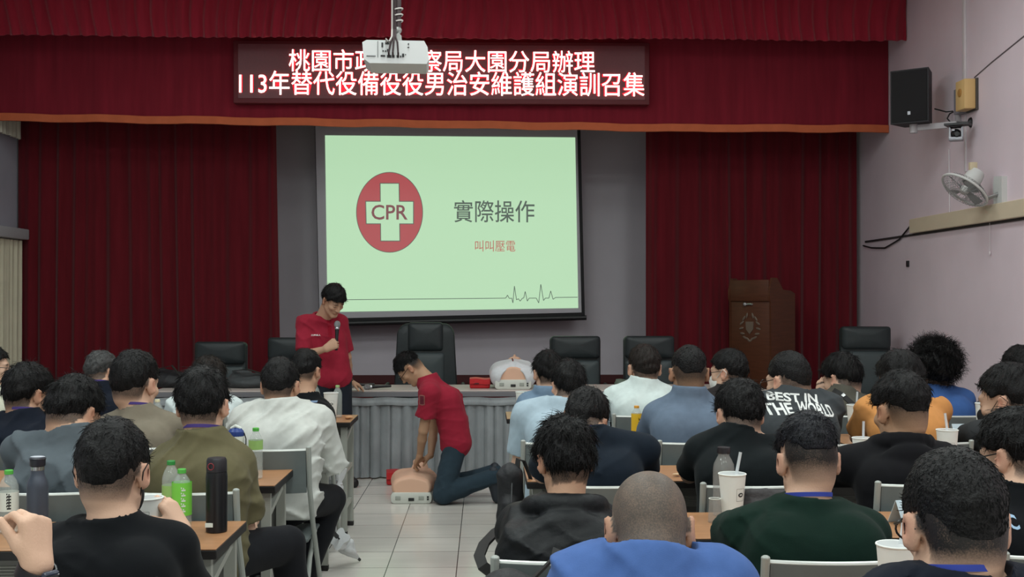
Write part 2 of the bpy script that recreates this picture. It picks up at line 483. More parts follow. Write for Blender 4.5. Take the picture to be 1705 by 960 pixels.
def make_hair(par, hc, Rm, s, style, hm, seed, h):
    """style: dict(top, side, back thickness, nape, front, ear, burn, amp, strands, length, curl)"""
    rs = np.random.RandomState(seed)
    st = dict(top=0.020, side=0.010, back=0.014, nape=-0.062, front=0.066, ear=0.026, burn=0.0, amp=0.0035, strands=1300, length=0.022, curl=0.0, lift=0.10, low=True, sw=0.0011)
    st.update(style)
    b = 0.05 if st['curl'] else 0.0
    V = Vol((-0.125 - b, -0.145 - b, -0.13), (0.125 + b, 0.135 + b, 0.16 + b), h)
    V.ell((0, -0.011, 0.034), (0.075 + st['side'], 0.094 + st['back'], 0.081 + st['top']), 0.02)
    if st['low']: V.ell((0, -0.041, -0.010), (0.058 + st['side'] * 0.45, 0.058 + st['back'] * 0.6, 0.070), 0.03)
    if st['front'] < 0.06: V.ell((0, 0.03, 0.01), (0.062 + st['side'] * 0.6, 0.066 + 0.012, 0.075), 0.02)
    g = V.grid()
    wx, wy, wz = 0.10, -0.52, 0.84          # the whorl's direction
    e1 = np.cross((wx, wy, wz), (1, 0, 0)); e1 /= np.linalg.norm(e1); e2 = np.cross((wx, wy, wz), e1)
    q = (g[0], g[1] + 0.01, g[2] - 0.03)
    phi = np.arctan2(q[0] * e1[0] + q[1] * e1[1] + q[2] * e1[2], q[0] * e2[0] + q[1] * e2[1] + q[2] * e2[2])
    sw = waves(g, seed, (45, 30), (1.0, 1.0))
    A = st['amp']
    zc = hairline(V.ax[1], st['nape'], st['front'], st['ear'], st['burn'])[None, :, None]
    jag = waves(g, seed + 2, (130, 210), (0.0016, 0.0012))
    zc = zc + st.get('u', 0.9) * np.clip(np.abs(g[0]) - 0.038, 0, 1) * np.clip((-0.015 - g[1]) / 0.02, 0, 1)
    tp_ = np.clip(1 - (g[2] - zc) / st.get('taper', 0.05), 0, 1) * np.clip((0.03 - g[1]) / 0.03, 0, 1)
    V.d += (tp_ * np.where(g[1] < -0.045, st['back'] * 0.75, st['side'] * 0.8)).astype(np.float32)
    V.d += ((1 - 0.8 * tp_) * (A * (0.35 * np.sin(phi * 19 + 2.2 * sw) + 0.25 * np.sin(phi * 31 - 2.7 * sw)) + waves(g, seed + 1, (60, 95, 140), (A * 0.5, A * 0.35, A * 0.25)))).astype(np.float32)
    cutd = (zc - g[2] + jag)
    V.d = np.maximum(V.d, cutd * 0.8).astype(np.float32)
    P, F = V.nets()
    if not len(P): return None
    # strands, laid along the flow away from the whorl
    fn = np.cross(P[F[:, 1]] - P[F[:, 0]], P[F[:, 2]] - P[F[:, 0]])
    fc = P[F].mean(1); ar = np.linalg.norm(fn, axis=1) + 1e-12; fn = fn / ar[:, None]
    out = (fc - np.array((0, -0.01, 0.02))); ok = (fn * out).sum(1) > 0
    zr = hairline(fc[:, 1], st['nape'], st['front'], st['ear'], st['burn']); w = ar * ok * ((fc[:, 2] - zr > 0.020) | (fc[:, 1] > 0.03)); pick = rs.choice(len(F), st['strands'], p=w / w.sum())
    p0 = fc[pick]; n0 = fn[pick]
    wh = np.array((wx, wy, wz)) * 0.1
    fl = p0 - wh - np.array((0, -0.01, 0.03)); fl -= n0 * (fl * n0).sum(1)[:, None]
    fl += rs.normal(size=fl.shape) * 0.03; fl[:, 2] -= 0.02
    fl -= n0 * (fl * n0).sum(1)[:, None]; fl /= np.linalg.norm(fl, axis=1)[:, None] + 1e-9
    L = st['length'] * (0.6 + 0.8 * rs.rand(len(pick)))[:, None]
    sd = np.cross(n0, fl)
    lift = st['lift']
    nseg = 3; rings = []
    for k in range(nseg + 1):
        t = k / nseg
        c = p0 - n0 * 0.003 + fl * L * t + n0 * (L * lift * math.sin(t * 2.2))
        if st['curl']:
            c = p0 + n0 * L * t + (fl * math.cos(5 * t) + sd * math.sin(5 * t)) * L * st['curl'] * t
        wd = st['sw'] * (1 - 0.8 * t) + 0.0002
        rings.append(np.stack([c + sd * wd, c - sd * wd * 0.5 + n0 * wd * 0.8, c - sd * wd * 0.5 - n0 * wd * 0.8], 1))
    S = np.stack(rings, 1).reshape(-1, 3)          # strand, ring, 3
    base = np.arange(len(pick))[:, None] * (nseg + 1) * 3
    q = []
    for k in range(nseg):
        for j in range(3):
            a = k * 3 + j; bq = k * 3 + (j + 1) % 3
            q.append(np.concatenate([base + a, base + bq, base + bq + 3, base + a + 3], 1))
    Q = np.concatenate(q) + len(P)
    P = np.concatenate([P, S]); F = np.concatenate([F, Q])
    P = hc + s * (P @ Rm.T)
    return np_mesh('hair', P, F, hm, par)

def stubble_of(P, hc, Rm, s, nape, front, lo=0.0, hi=1.0, fade=0.0):
    q = ((P - hc) / s) @ Rm
    z0 = hairline(q[:, 1], nape, front, 0.020)
    a = np.clip((q[:, 2] - z0) / 0.012, 0, 1)
    if fade: a *= np.clip((q[:, 2] - z0) / fade, 0, 1) ** 0.7
    r = np.linalg.norm(q - np.array((0, -0.01, 0.03)), axis=1)
    z0 = z0 + 0.5 * np.clip(np.abs(q[:, 0]) - 0.045, 0, 1) * (q[:, 1] < -0.02)
    a *= (r < 0.135) & (q[:, 2] > -0.10) & (np.abs(q[:, 0]) < 0.0805)
    return lo + (hi - lo) * a

def garment(name, prims, cuts, opening, fold, seed, h, m, par, pad=0.03, extra=None):
    lo = np.min([np.minimum(np.array(p[0]) - p[2], np.array(p[1]) - p[3]) for p in prims], 0) - pad
    hi = np.max([np.maximum(np.array(p[0]) + p[2], np.array(p[1]) + p[3]) for p in prims], 0) + pad
    V = Vol(lo, hi, h)
    for p in prims:
        V.cone(p[0], p[1], p[2], p[3], p[4] if len(p) > 4 and p[4] else 0.03, cut=p[5] if len(p) > 5 else None)
    if fold:
        V.d += creases(V.grid(), seed, fold).astype(np.float32)
    for q, n in cuts: V.plane(q, n)
    if extra: extra(V)
    for a, b, ra, rb in opening: V.cone(a, b, ra, rb, 0.006, 's')
    P, F = V.nets()
    P = relax(P, F, 1, 0.4)
    return np_mesh(name, P, F, m, par)

def ring_band(name, pts, w, t, m, par, nrm):
    """a flat strap along pts; nrm[i]: the outward direction"""
    bm = BM(); rows = []
    n = len(pts)
    for i in range(n):
        p = Vector(pts[i]); d = (Vector(pts[min(i + 1, n - 1)]) - Vector(pts[max(i - 1, 0)])).normalized()
        o = Vector(nrm[i]).normalized(); u = d.cross(o).normalized()
        rows.append([bm.verts.new(p + u * a * w / 2 + o * b * t) for a, b in ((-1, 0), (1, 0), (1, 1), (-1, 1))])
    for a, b in zip(rows, rows[1:]):
        for k in range(4): bm.faces.new((a[k], a[(k + 1) % 4], b[(k + 1) % 4], b[k]))
    bm.faces.new(list(reversed(rows[0]))); bm.faces.new(rows[-1])
    return obj(name, bm, m, par)

def unit(v): return np.asarray(v, float) / (np.linalg.norm(v) + 1e-9)
def person(label, J, look, loc, rotz=0.0, group=None):
    """J: joints in the figure's own frame (facing +Y). look: colours, garments and level of detail."""
    h = look.get('h', 0.008); seed = look.get('seed', 1); b = look.get('build', 1.0)
    hc, Rm, hs = J['hc'], J['R'], J['hs']
    nb, sh, el, wr = J['nb'], J['sh'], J['el'], J['wr']
    hip, kn, an, toe = J['hip'], J['kn'], J['an'], J['toe']
    pc = (hip[0] + hip[1]) / 2
    ux = unit(sh[1] - sh[0]); hx = unit(hip[1] - hip[0])
    ch = pc + (nb - pc) * 0.62 + J.get('bow', vec(0, 0, 0)); wa = pc + (nb - pc) * 0.28 + 0.6 * J.get('bow', vec(0, 0, 0))
    T = []           # torso
    for x in (-1, 1):
        T += [(pc + hx * 0.075 * x * b, wa + hx * 0.070 * x * b, 0.112 * b, 0.100 * b, 0.05), (wa + ux * 0.070 * x * b, ch + ux * 0.082 * x * b, 0.100 * b, 0.100 * b, 0.05),
              (ch + ux * 0.080 * x * b, (sh[(x + 1) // 2] * 0.72 + nb * 0.28) - vec(0, 0, 0.035), 0.098 * b, 0.066, 0.04),
              (nb - (nb - ch) * 0.10 - vec(0, 0, 0.006), sh[(x + 1) // 2], 0.056, 0.054, 0.05)]
    T.append((ch, nb - vec(0, 0, 0.03), 0.095 * b, 0.066, 0.05))
    A = [[(sh[i], el[i], 0.052 * b, 0.041, 0.04)] for i in (0, 1)]
    FA = [[(el[i], el[i] + (wr[i] - el[i]) * 0.35, 0.038, 0.040, 0.012), (el[i] + (wr[i] - el[i]) * 0.35, wr[i], 0.040, 0.027, 0.008)] for i in (0, 1)]
    L = [[(hip[i], kn[i], 0.088 * b, 0.060, 0.03), (kn[i], kn[i] + (an[i] - kn[i]) * 0.4, 0.056, 0.055, 0.02), (kn[i] + (an[i] - kn[i]) * 0.4, an[i], 0.055, 0.038, 0.02)] for i in (0, 1)]
    allp = T + A[0] + A[1] + FA[0] + FA[1] + L[0] + L[1]
    lo = np.min([np.minimum(p[0], p[1]) - max(p[2], p[3]) for p in allp] + [hc - 0.14 * hs] + [toe[i] - 0.05 for i in (0, 1)] + [wr[i] - 0.19 for i in (0, 1)], 0) - 0.02
    hi = np.max([np.maximum(p[0], p[1]) + max(p[2], p[3]) for p in allp] + [hc + 0.14 * hs] + [toe[i] + 0.05 for i in (0, 1)] + [wr[i] + 0.19 for i in (0, 1)], 0) + 0.02
    lo[2] = min(lo[2], 0.0)
    V = Vol(lo, hi, h)
    for p in allp: V.cone(p[0], p[1], p[2] - 0.004, p[3] - 0.004, min(p[4], 0.028))
    base = hc + hs * (Rm @ vec(0, -0.030, -0.055)); thr = hc + hs * (Rm @ vec(0, 0.02, -0.085))
    V.cone(nb, base, 0.058, 0.055 * hs, 0.022); V.cone(nb + vec(0, 0.02, -0.01), thr, 0.050, 0.040, 0.03)
    head_solid(V, hc, Rm, hs, look.get('face', True))
    for i in (0, 1):
        hd = J['hand'][i]
        hand_solid(V, wr[i], hd['d'], hd['n'], 1 if i == 1 else -1, hd.get('curl', (0.35, 0.5, 0.35)), hd.get('spread', 0.05), hd.get('s', 1.0), hd.get('thumb', 0.5), hd.get('tcurl', 0.4))
        V.cone(an[i], toe[i], 0.036, 0.028, 0.03)
    P, F = V.nets()
    body = np_mesh('person', P, F, SKIN[look.get('skin', 'mid')], None, loc, rotz)
    tag(body, label, 'person', group)
    st = look.get('hair', {})
    nape = st.get('stub_nape', st.get('nape', -0.062) - 0.018) - 0.006
    sb = stubble_of(P, hc, Rm, hs, nape, max(0.058, st.get('front', 0.066)), 0, st.get('stub', 0.85), st.get('fade', 0.03))
    at = body.data.attributes.new('stubble', 'FLOAT', 'POINT'); at.data.foreach_set('value', sb.astype(np.float32))
    q = ((P - hc) / hs) @ Rm
    fl = np.exp(-((np.abs(q[:, 0]) - 0.086) / 0.012) ** 2 - (q[:, 1] / 0.03) ** 2 - (q[:, 2] / 0.04) ** 2) * 0.5
    fl = np.maximum(fl, np.exp(-(q[:, 0] / 0.02) ** 2 - ((q[:, 1] - 0.094) / 0.012) ** 2 - ((q[:, 2] + 0.066) / 0.008) ** 2) * 0.9)
    br = np.exp(-((np.abs(q[:, 0]) - 0.032) / 0.016) ** 4 - ((q[:, 2] - 0.024 + 0.1 * np.abs(np.abs(q[:, 0]) - 0.03)) / 0.005) ** 4) * (q[:, 1] > 0.06)
    at = body.data.attributes.new('flush', 'FLOAT', 'POINT'); at.data.foreach_set('value', fl.astype(np.float32))
    if br.max() > 0.3:
        sb = np.maximum(sb, br * 0.95)
        ey = np.exp(-((np.abs(q[:, 0]) - 0.032) / 0.012) ** 4 - ((q[:, 2] + 0.002) / 0.003) ** 4) * (q[:, 1] > 0.07)
        sb = np.maximum(sb, ey * 0.9)
        body.data.attributes['stubble'].data.foreach_set('value', sb.astype(np.float32))
    if not st.get('none'): make_hair(body, hc, Rm, hs, st, HAIR[look.get('hair_col', 'black')], seed * 7 + 3, look.get('hh', 0.005))
    # garments
    ax = unit(base - nb); cn = unit(vec(0.25 * ax[0], 0.45 * ax[1], 1.0)); gi = 0.011 + look.get('loose', 0.0)
    tp = [(p[0], p[1], p[2] + gi, p[3] + gi, 0.028) for n, p in enumerate(T)]
    slv = look.get('sleeve', 'short')
    for i in (0, 1):
        d = unit(el[i] - sh[i]); Lu = np.linalg.norm(el[i] - sh[i])
        if slv == 'short':
            e = sh[i] + d * Lu * look.get('slen', 0.78)
            tp.append((sh[i], e + d * 0.03, 0.054 * b + gi, 0.058 * b + gi, 0.03, (e, d)))
        else:
            tp.append((sh[i], el[i], 0.054 * b + gi, 0.050 + gi, 0.03))
            df = unit(wr[i] - el[i]); e = wr[i] - df * 0.01
            tp.append((el[i], e + df * 0.02, 0.050 + gi, 0.036 + gi, 0.02, (e, df)))
    if slv == 'short':   # sleeves are cut by their own flat ends inside the blend
        pass
    down = unit(pc - wa)
    hem = J.get('hem', 0.09)
    opn = [(nb + ax * look.get('neck', 0.012), nb + ax * 0.14, look.get('neck_r', 0.0655), 0.078)]
    extra = None
    if look.get('collar'):
        cr = look.get('collar_r', 0.071)
        def extra(V, cr=cr):
            V.cone(nb + cn * 0.000 - vec(0, 0.004, 0), nb + cn * 0.006 - vec(0, 0.004, 0), cr + 0.022, cr + 0.020, 0.006)
            V.cone(nb + cn * 0.006 - vec(0, 0.004, 0), nb + cn * 0.036 - vec(0, 0.004, 0), cr + 0.019, cr + 0.006, 0.004)
            g = V.grid(); r2 = (g[0] - nb[0]) ** 2 + (g[1] - nb[1]) ** 2; c9 = nb + cn * 0.036
            V.d = np.where(r2 < 0.1 ** 2, np.maximum(V.d, (g[0] - c9[0]) * cn[0] + (g[1] - c9[1]) * cn[1] + (g[2] - c9[2]) * cn[2]), V.d).astype(np.float32)
        opn = [(nb + cn * 0.020, nb + cn * 0.12, cr, cr)]
    elif not look.get('hood'):
        e1 = unit(np.cross(cn, (1, 0, 0))); e2 = np.cross(cn, e1); c0 = nb + cn * look.get('neck', 0.012)
        rr = look.get('neck_r', 0.0655) + 0.004
        def extra(V):
            g = V.grid(); r2 = (g[0] - nb[0]) ** 2 + (g[1] - nb[1]) ** 2
            f = (g[0] - c0[0]) * cn[0] + (g[1] - c0[1]) * cn[1] + (g[2] - c0[2]) * cn[2]
            V.d = np.where(r2 < 0.095 ** 2, np.maximum(V.d, f), V.d).astype(np.float32)
            q = [c0 + rr * (e1 * math.cos(a) + e2 * math.sin(a)) for a in np.linspace(0, 2 * math.pi, 25)]
            for a, b_ in zip(q, q[1:]): V.cone(a, b_, 0.0065, 0.0065, 0.004)
    if look.get('hood'):
        def extra(V):
            q = [nb + ax * 0.012 + vec(0.100 * math.sin(a), -0.088 * math.cos(a) + 0.01, 0.010 - 0.045 * (1 - math.cos(a)) * 0.5) for a in np.linspace(-2.3, 2.3, 15)]
            for a, b_ in zip(q, q[1:]): V.cone(a, b_, 0.033, 0.033, 0.010)
            V.ell(nb + vec(0, -0.105, -0.070), (0.125, 0.050, 0.085), 0.012, rot(0, -8)); V.ell(nb + vec(0, -0.10, -0.13), (0.06, 0.04, 0.06), 0.02)
        opn = [(nb + ax * 0.0, nb + ax * 0.14, 0.072, 0.090)]
    cm = look['cloth']
    shirt = garment(look.get('top_name', 't_shirt'), tp, [(pc + down * hem, down)], opn, look.get('fold', 0.006), seed, look.get('gh', h * 1.15), cm, body, extra=extra)
    lp = [(pc + hx * 0.06 * x, wa + hx * 0.06 * x - (wa - pc) * 0.35, 0.118 * b, 0.108 * b, 0.05) for x in (-1, 1)]
    for i in (0, 1):
        d = unit(an[i] - kn[i])
        lp += [(hip[i], kn[i], 0.100 * b, 0.074, 0.03), (kn[i], kn[i] + (an[i] - kn[i]) * 0.4, 0.072, 0.068, 0.02), (kn[i] + (an[i] - kn[i]) * 0.4, an[i] + d * 0.02, 0.068, 0.058, 0.02)]
    trs = garment('trousers', lp, [], [], look.get('tfold', 0.003), seed + 5, look.get('th', 0.012), look.get('legs', cloth('black_trousers', (26, 27, 31))), body)
    for i in (0, 1):
        V = Vol(np.minimum(an[i], toe[i]) - 0.09, np.maximum(an[i], toe[i]) + 0.09, 0.009)
        V.cone(an[i], toe[i], 0.044, 0.038, 0.03); V.cone(an[i] + (an[i] - toe[i]) * 0.25 + J.get('sole', vec(0, 0, -1)) * 0.03, toe[i], 0.036, 0.036, 0.03)
        if 'sole' not in J: V.plane(vec(0, 0, 0.002), vec(0, 0, -1))
        p2, f2 = V.nets(); np_mesh('shoe', p2, f2, look.get('shoe', mat('shoe_black', (22, 22, 24), 0.5)), body)
    if look.get('lanyard'):
        lm = look['lanyard'] if not isinstance(look['lanyard'], bool) else LANYARD
        pts = []; nr = []
        for a in np.linspace(-2.6, 2.6, 41):
            o = vec(math.sin(a), -math.cos(a) * 1.0, 0)
            drop = -0.5 * max(0, -math.cos(a)) * 0.12
            pts.append(nb + cn * look.get('lany', 0.030) + vec(0, 0.002, 0) + o * (0.0695 + 0.012 * max(0, -math.cos(a))) + vec(0, 0, 1) * (-0.25 * 0.066 * (1 - math.cos(a)) * 0.9 + drop)); nr.append(o)
        # hanging ends on the chest
        f = [ch * 0.5 + nb * 0.5 + vec(x * 0.05, 0.15, 0.0) for x in (-1, 1)]
        pts = [f[0]] + pts + [f[1]]; nr = [vec(-0.3, 1, 0)] + nr + [vec(0.3, 1, 0)]
        ring_band('lanyard', pts, 0.013, 0.0015, lm, body, nr)
    if look.get('inner'):
        pts = []; nr = []
        for a in np.linspace(-2.7, 2.7, 33):
            o = vec(math.sin(a), -math.cos(a), 0); pts.append(nb + ax * 0.030 + o * 0.069 + vec(0, 0, -0.018 * (1 - math.cos(a)))); nr.append(o)
        ring_band('inner_collar', pts, 0.030, 0.004, look['inner'], body, nr)
    Th = lambda *p: Vector(hc + hs * (Rm @ np.array(p, float)))
    if look.get('glasses'):
        bm = BM()
        for x in (-1, 1):
            tube(bm, [Th(x * 0.034 + 0.025 * math.cos(a) * 1.1, 0.109 - 0.05 * max(0, abs(x * 0.034 + 0.025 * math.cos(a)) - 0.03), 0.000 + 0.020 * math.sin(a)) for a in np.linspace(0, 6.283, 19)], 0.0025, 6, cap=False)
            tube(bm, [Th(x * 0.061, 0.105, 0.006), Th(x * 0.078, 0.07, 0.008), Th(x * 0.083, -0.012, 0.012), Th(x * 0.081, -0.026, -0.006)], 0.0023, 6)
        tube(bm, [Th(-0.008, 0.112, 0.004), Th(0.008, 0.112, 0.004)], 0.002, 6)
        obj('glasses', bm, look.get('frame', FRAME_M), body)
    if look.get('mask'):
        V = Vol((-0.085, 0.0, -0.13), (0.085, 0.135, 0.02), 0.004)
        V.ell((0, 0.040, -0.058), (0.064, 0.068, 0.066), 0.01); V.cone((0, 0.1, -0.035), (0, 0.09, -0.08), 0.022, 0.02, 0.03)
        V.ell((0, 0.030, -0.058), (0.061, 0.060, 0.062), 0.004, op='s')
        g = V.grid(); V.d = np.maximum(V.d, np.maximum(g[2] + 0.012 + 0.25 * np.abs(g[0]), -(g[1] - 0.03))).astype(np.float32)
        p2, f2 = V.nets(); p2 = hc + hs * (p2 @ Rm.T)
        mk = np_mesh('face_mask', p2, f2, look['mask'], body)
        for x in (-1, 1):
            bm = BM()
            tube(bm, [Th(x * 0.058, 0.052, -0.03), Th(x * 0.076, 0.02, -0.005), Th(x * 0.092, -0.012, 0.022), Th(x * 0.088, -0.03, 0.0), Th(x * 0.078, -0.01, -0.04), Th(x * 0.057, 0.045, -0.085)], 0.0018, 6)
            obj('ear_loop', bm, look['mask'], mk)
    return body, shirt

# ---------------------------------------------------------------- the room
XL, XR, YB, YS, ZC = -5.0, 4.1, -2.5, 13.0, 4.6
STAGE_Y, STAGE_Z = 11.35, 0.55
def floor_mat():
    m = mat('floor_tile', (186, 182, 176), 0.16, spec=0.5)
    nt = m.node_tree; b = nt.nodes['Principled BSDF']
    tc = nt.nodes.new('ShaderNodeTexCoord'); mp = nt.nodes.new('ShaderNodeMapping')
    mp.inputs['Location'].default_value = (0.16 + 8.0, -0.03 + 8.0, 0)
    nt.links.new(tc.outputs['Object'], mp.inputs['Vector'])
    br = nt.nodes.new('ShaderNodeTexBrick'); br.offset = 0; br.squash = 1
    br.inputs['Scale'].default_value = 1; br.inputs['Brick Width'].default_value = 0.4; br.inputs['Row Height'].default_value = 0.4
    br.inputs['Mortar Size'].default_value = 0.0028; br.inputs['Mortar Smooth'].default_value = 0.1; br.inputs['Bias'].default_value = -0.2
    br.inputs['Color1'].default_value = (*srgb((214, 209, 202)), 1); br.inputs['Color2'].default_value = (*srgb((203, 198, 192)), 1)
    br.inputs['Mortar'].default_value = (*srgb((58, 55, 52)), 1)
    nt.links.new(mp.outputs['Vector'], br.inputs['Vector'])
    n = nt.nodes.new('ShaderNodeTexNoise'); n.inputs['Scale'].default_value = 3.5; n.inputs['Detail'].default_value = 6
    mp2 = nt.nodes.new('ShaderNodeMapping'); mp2.inputs['Scale'].default_value = (0.5, 4.0, 1)
    nt.links.new(tc.outputs['Object'], mp2.inputs['Vector']); nt.links.new(mp2.outputs['Vector'], n.inputs['Vector'])
    rp = nt.nodes.new('ShaderNodeMapRange'); rp.inputs['To Min'].default_value = 0.9; rp.inputs['To Max'].default_value = 1.08
    nt.links.new(n.outputs['Fac'], rp.inputs['Value'])
    vm = nt.nodes.new('ShaderNodeVectorMath'); vm.operation = 'SCALE'
    nt.links.new(br.outputs['Color'], vm.inputs[0]); nt.links.new(rp.outputs['Result'], vm.inputs['Scale'])
    nt.links.new(vm.outputs['Vector'], b.inputs['Base Color'])
    r2 = nt.nodes.new('ShaderNodeMapRange'); r2.inputs['To Min'].default_value = 0.12; r2.inputs['To Max'].default_value = 0.24
    nt.links.new(n.outputs['Fac'], r2.inputs['Value']); nt.links.new(r2.outputs['Result'], b.inputs['Roughness'])
    bp = nt.nodes.new('ShaderNodeBump'); bp.inputs['Strength'].default_value = 0.25; bp.inputs['Distance'].default_value = 0.002; bp.invert = True
    nt.links.new(br.outputs['Fac'], bp.inputs['Height']); nt.links.new(bp.outputs['Normal'], b.inputs['Normal'])
    return m
def slab(name, lo, hi, m):
    bm = BM(); box(bm, lo, hi); return tag(obj(name, bm, m, smooth=0), kind='structure')
WALLP = mat('wall_pinkish', (222, 205, 214), 0.75, noise=0.05, scale=1.5, bump=0.05, bscale=90)
WALLB = mat('wall_bluegrey', (170, 170, 182), 0.8, noise=0.05, scale=2)
WALLG = mat('wall_stage_grey', (204, 198, 206), 0.8, noise=0.04, scale=2)
WHITE_P = mat('paint_white', (225, 225, 222), 0.8)
slab('floor', (XL, YB, -0.1), (XR, YS + 0.1, 0), floor_mat())
slab('ceiling', (XL, YB, ZC), (XR, YS + 0.1, ZC + 0.1), WHITE_P)
slab('wall_right', (XR, YB, -0.1), (XR + 0.12, YS + 0.1, ZC + 0.1), WALLP)
slab('wall_left', (XL - 0.12, YB, -0.1), (XL, YS + 0.1, ZC + 0.1), WALLB)
slab('wall_stage', (XL, YS, -0.1), (XR, YS + 0.1, ZC + 0.1), WALLG)
slab('wall_rear', (XL, YB - 0.1, -0.1), (XR, YB, ZC + 0.1), WHITE_P)
STAGE_M = mat('stage_carpet', (84, 24, 28), 0.9, noise=0.1, scale=12)
bm = BM(); box(bm, (XL, STAGE_Y, 0.0), (XR, YS, STAGE_Z)); box(bm, (XL, STAGE_Y - 0.03, STAGE_Z - 0.06), (XR, STAGE_Y, STAGE_Z))
tag(obj('stage_platform', bm, STAGE_M, smooth=0, bevel=0.008), kind='structure')
bm = BM(); box(bm, (XL, YS - 0.025, STAGE_Z), (XR, YS, STAGE_Z + 0.10), 0)
tag(obj('baseboard_stage', bm, mat('baseboard_red', (76, 26, 28), 0.6), smooth=0, bevel=0.005), kind='structure')
# trunking along the right wall
bm = BM(); box(bm, (XR - 0.05, 2.0, 2.16), (XR, 10.55, 2.295))
TR = mat('trunking_beige', (212, 196, 172), 0.55, noise=0.04, scale=3)
tag(obj('trim_cable_trunking', bm, TR, smooth=0, bevel=0.006), kind='structure')
bm = BM(); box(bm, (XR - 0.012, 2.0, 2.138), (XR, 11.9, 2.158))
tag(obj('trim_wall_groove', bm, mat('groove_dark', (54, 48, 50), 0.7), smooth=0), kind='structure')

# ---------------------------------------------------------------- stage textiles
def velvet(name, rgb, s=0.25): return mat(name, rgb, 0.88, spec=0.12, noise=0.14, scale=5, bump=0.12, bscale=260, sheen=s, stretch=(3, 3, 0.25))
VEL = velvet('velvet_dark', (100, 24, 33), 0.15); VEL2 = velvet('velvet_valance', (126, 32, 46), 0.15); VEL3 = velvet('velvet_swag', (150, 34, 52), 0.25)
def drape(name, label, x0, x1, y, z0, z1, nfold, amp, m, seed, lean=0.0, nu=420, hem=None, flare=0.0, cat='curtain', axis='y', wav=0.0):
    rs = random.Random(seed); ph = [rs.uniform(0, 6.28) for _ in range(6)]
    def f(u, v):
        t = u + 0.012 * math.sin(2 * math.pi * u * 2.3 + ph[4]) + 0.006 * math.sin(v * 2.2 + ph[5] + u * 9)
        s = math.sin(2 * math.pi * nfold * t + ph[0]) + 0.45 * math.sin(2 * math.pi * nfold * 1.73 * t + ph[1]) + 0.25 * math.sin(2 * math.pi * nfold * 0.41 * t + ph[2])
        s = s / 1.4
        a = amp * (0.55 + 0.45 * (1 - v)) * (1 + flare * (1 - v))
        x = x0 + (x1 - x0) * u + lean * (1 - v) * u
        z = z0 + (z1 - z0) * v + (wav * (0.6 * math.sin(2 * math.pi * nfold * t + 1) + 0.4 * math.sin(2 * math.pi * 3 * u)) * (1 - v))
        p = Vector((x, y + a * s, z)) if axis == 'y' else Vector((y + a * s, x, z))
        return p, (Vector((0, 1, 0)) if axis == 'y' else Vector((-1, 0, 0)))
    bm = BM(); sheet(bm, f, nu, 10, 0.006)
    o = obj(name, bm, m, smooth=80)
    tag(o, label, cat)
    return o, f
drape('stage_curtain', 'dark red stage curtain hanging on the side by the window', -4.98, -2.25, 12.0, STAGE_Z + 0.01, 3.95, 15, 0.04, VEL, 3, lean=0.06)
drape('stage_curtain', 'dark red stage curtain hanging behind the lectern', 1.745, 4.04, 12.0, STAGE_Z + 0.01, 3.95, 12, 0.045, VEL, 8)
bm = BM(); tube(bm, [(-4.99, 12.0, 3.98), (4.09, 12.0, 3.98)], 0.02, 8)

tag(obj('curtain_rail', bm, mat('rail_steel', (150, 150, 150), 0.4, 0.8)), 'steel rail carrying the two stage curtains behind the valance', 'rail')
va = thing('stage_valance', 'flat dark red valance with orange hem across the stage front, behind the glowing sign', 'valance', (0, 0, 0))
def vf(u, v):
    x = XL + 0.01 + u * (4.085 - XL)
    zb = 3.375 - 0.085 * min(1, u / 0.75) + 0.004 * math.sin(u * 60)
    return Vector((x, 11.2 + 0.010 * math.sin(u * 71 + 2 * math.sin(u * 13)) + 0.006 * math.sin(u * 190), zb + v * (4.55 - zb))), Vector((0, 1, 0))
bm = BM(); sheet(bm, vf, 300, 4, 0.02); obj('valance_cloth', bm, VEL2, va, smooth=80)
def hf(u, v):
    p, n = vf(u, 0); return Vector((p.x, p.y - 0.012, p.z - 0.068 + v * 0.075)), Vector((0, 1, 0))
bm = BM(); sheet(bm, hf, 300, 2, 0.034); tag(obj('hem_band', bm, mat('hem_orange', (196, 100, 62), 0.8, noise=0.06, scale=10), va, smooth=80), 'orange hem band')
drape('stage_swag', 'bright red gathered curtain strip along the top of the stage front', XL + 0.01, XR - 0.01, 10.7, 4.04, 4.59, 74, 0.028, VEL3, 21, nu=900, wav=0.016, cat='curtain')

# window side: curtain and pelmets seen past the stage front
CURT = mat('curtain_beige', (208, 202, 178), 0.85, noise=0.05, scale=6, bump=0.1, bscale=200)
drape('window_curtain', 'pale beige curtain hanging at the window beside the stage', 9.0, 11.92, XL + 0.10, 0.6, 2.15, 26, 0.028, CURT, 5, axis='x', nu=300)
bm = BM(); box(bm, (XL, 8.9, 2.16), (XL + 0.17, 11.95, 2.27))
tag(obj('curtain_pelmet', bm, mat('pelmet_white', (190, 192, 196), 0.7), bevel=0.01), 'white boxed pelmet above the pale beige window curtain', 'pelmet')
drape('window_valance', 'short off-white gathered cloth high on the window wall under the stage valance', 11.27, 11.92, XL + 0.10, 3.22, 3.5, 8, 0.025, mat('offwhite_cloth', (196, 192, 176), 0.85), 6, axis='x', nu=260)

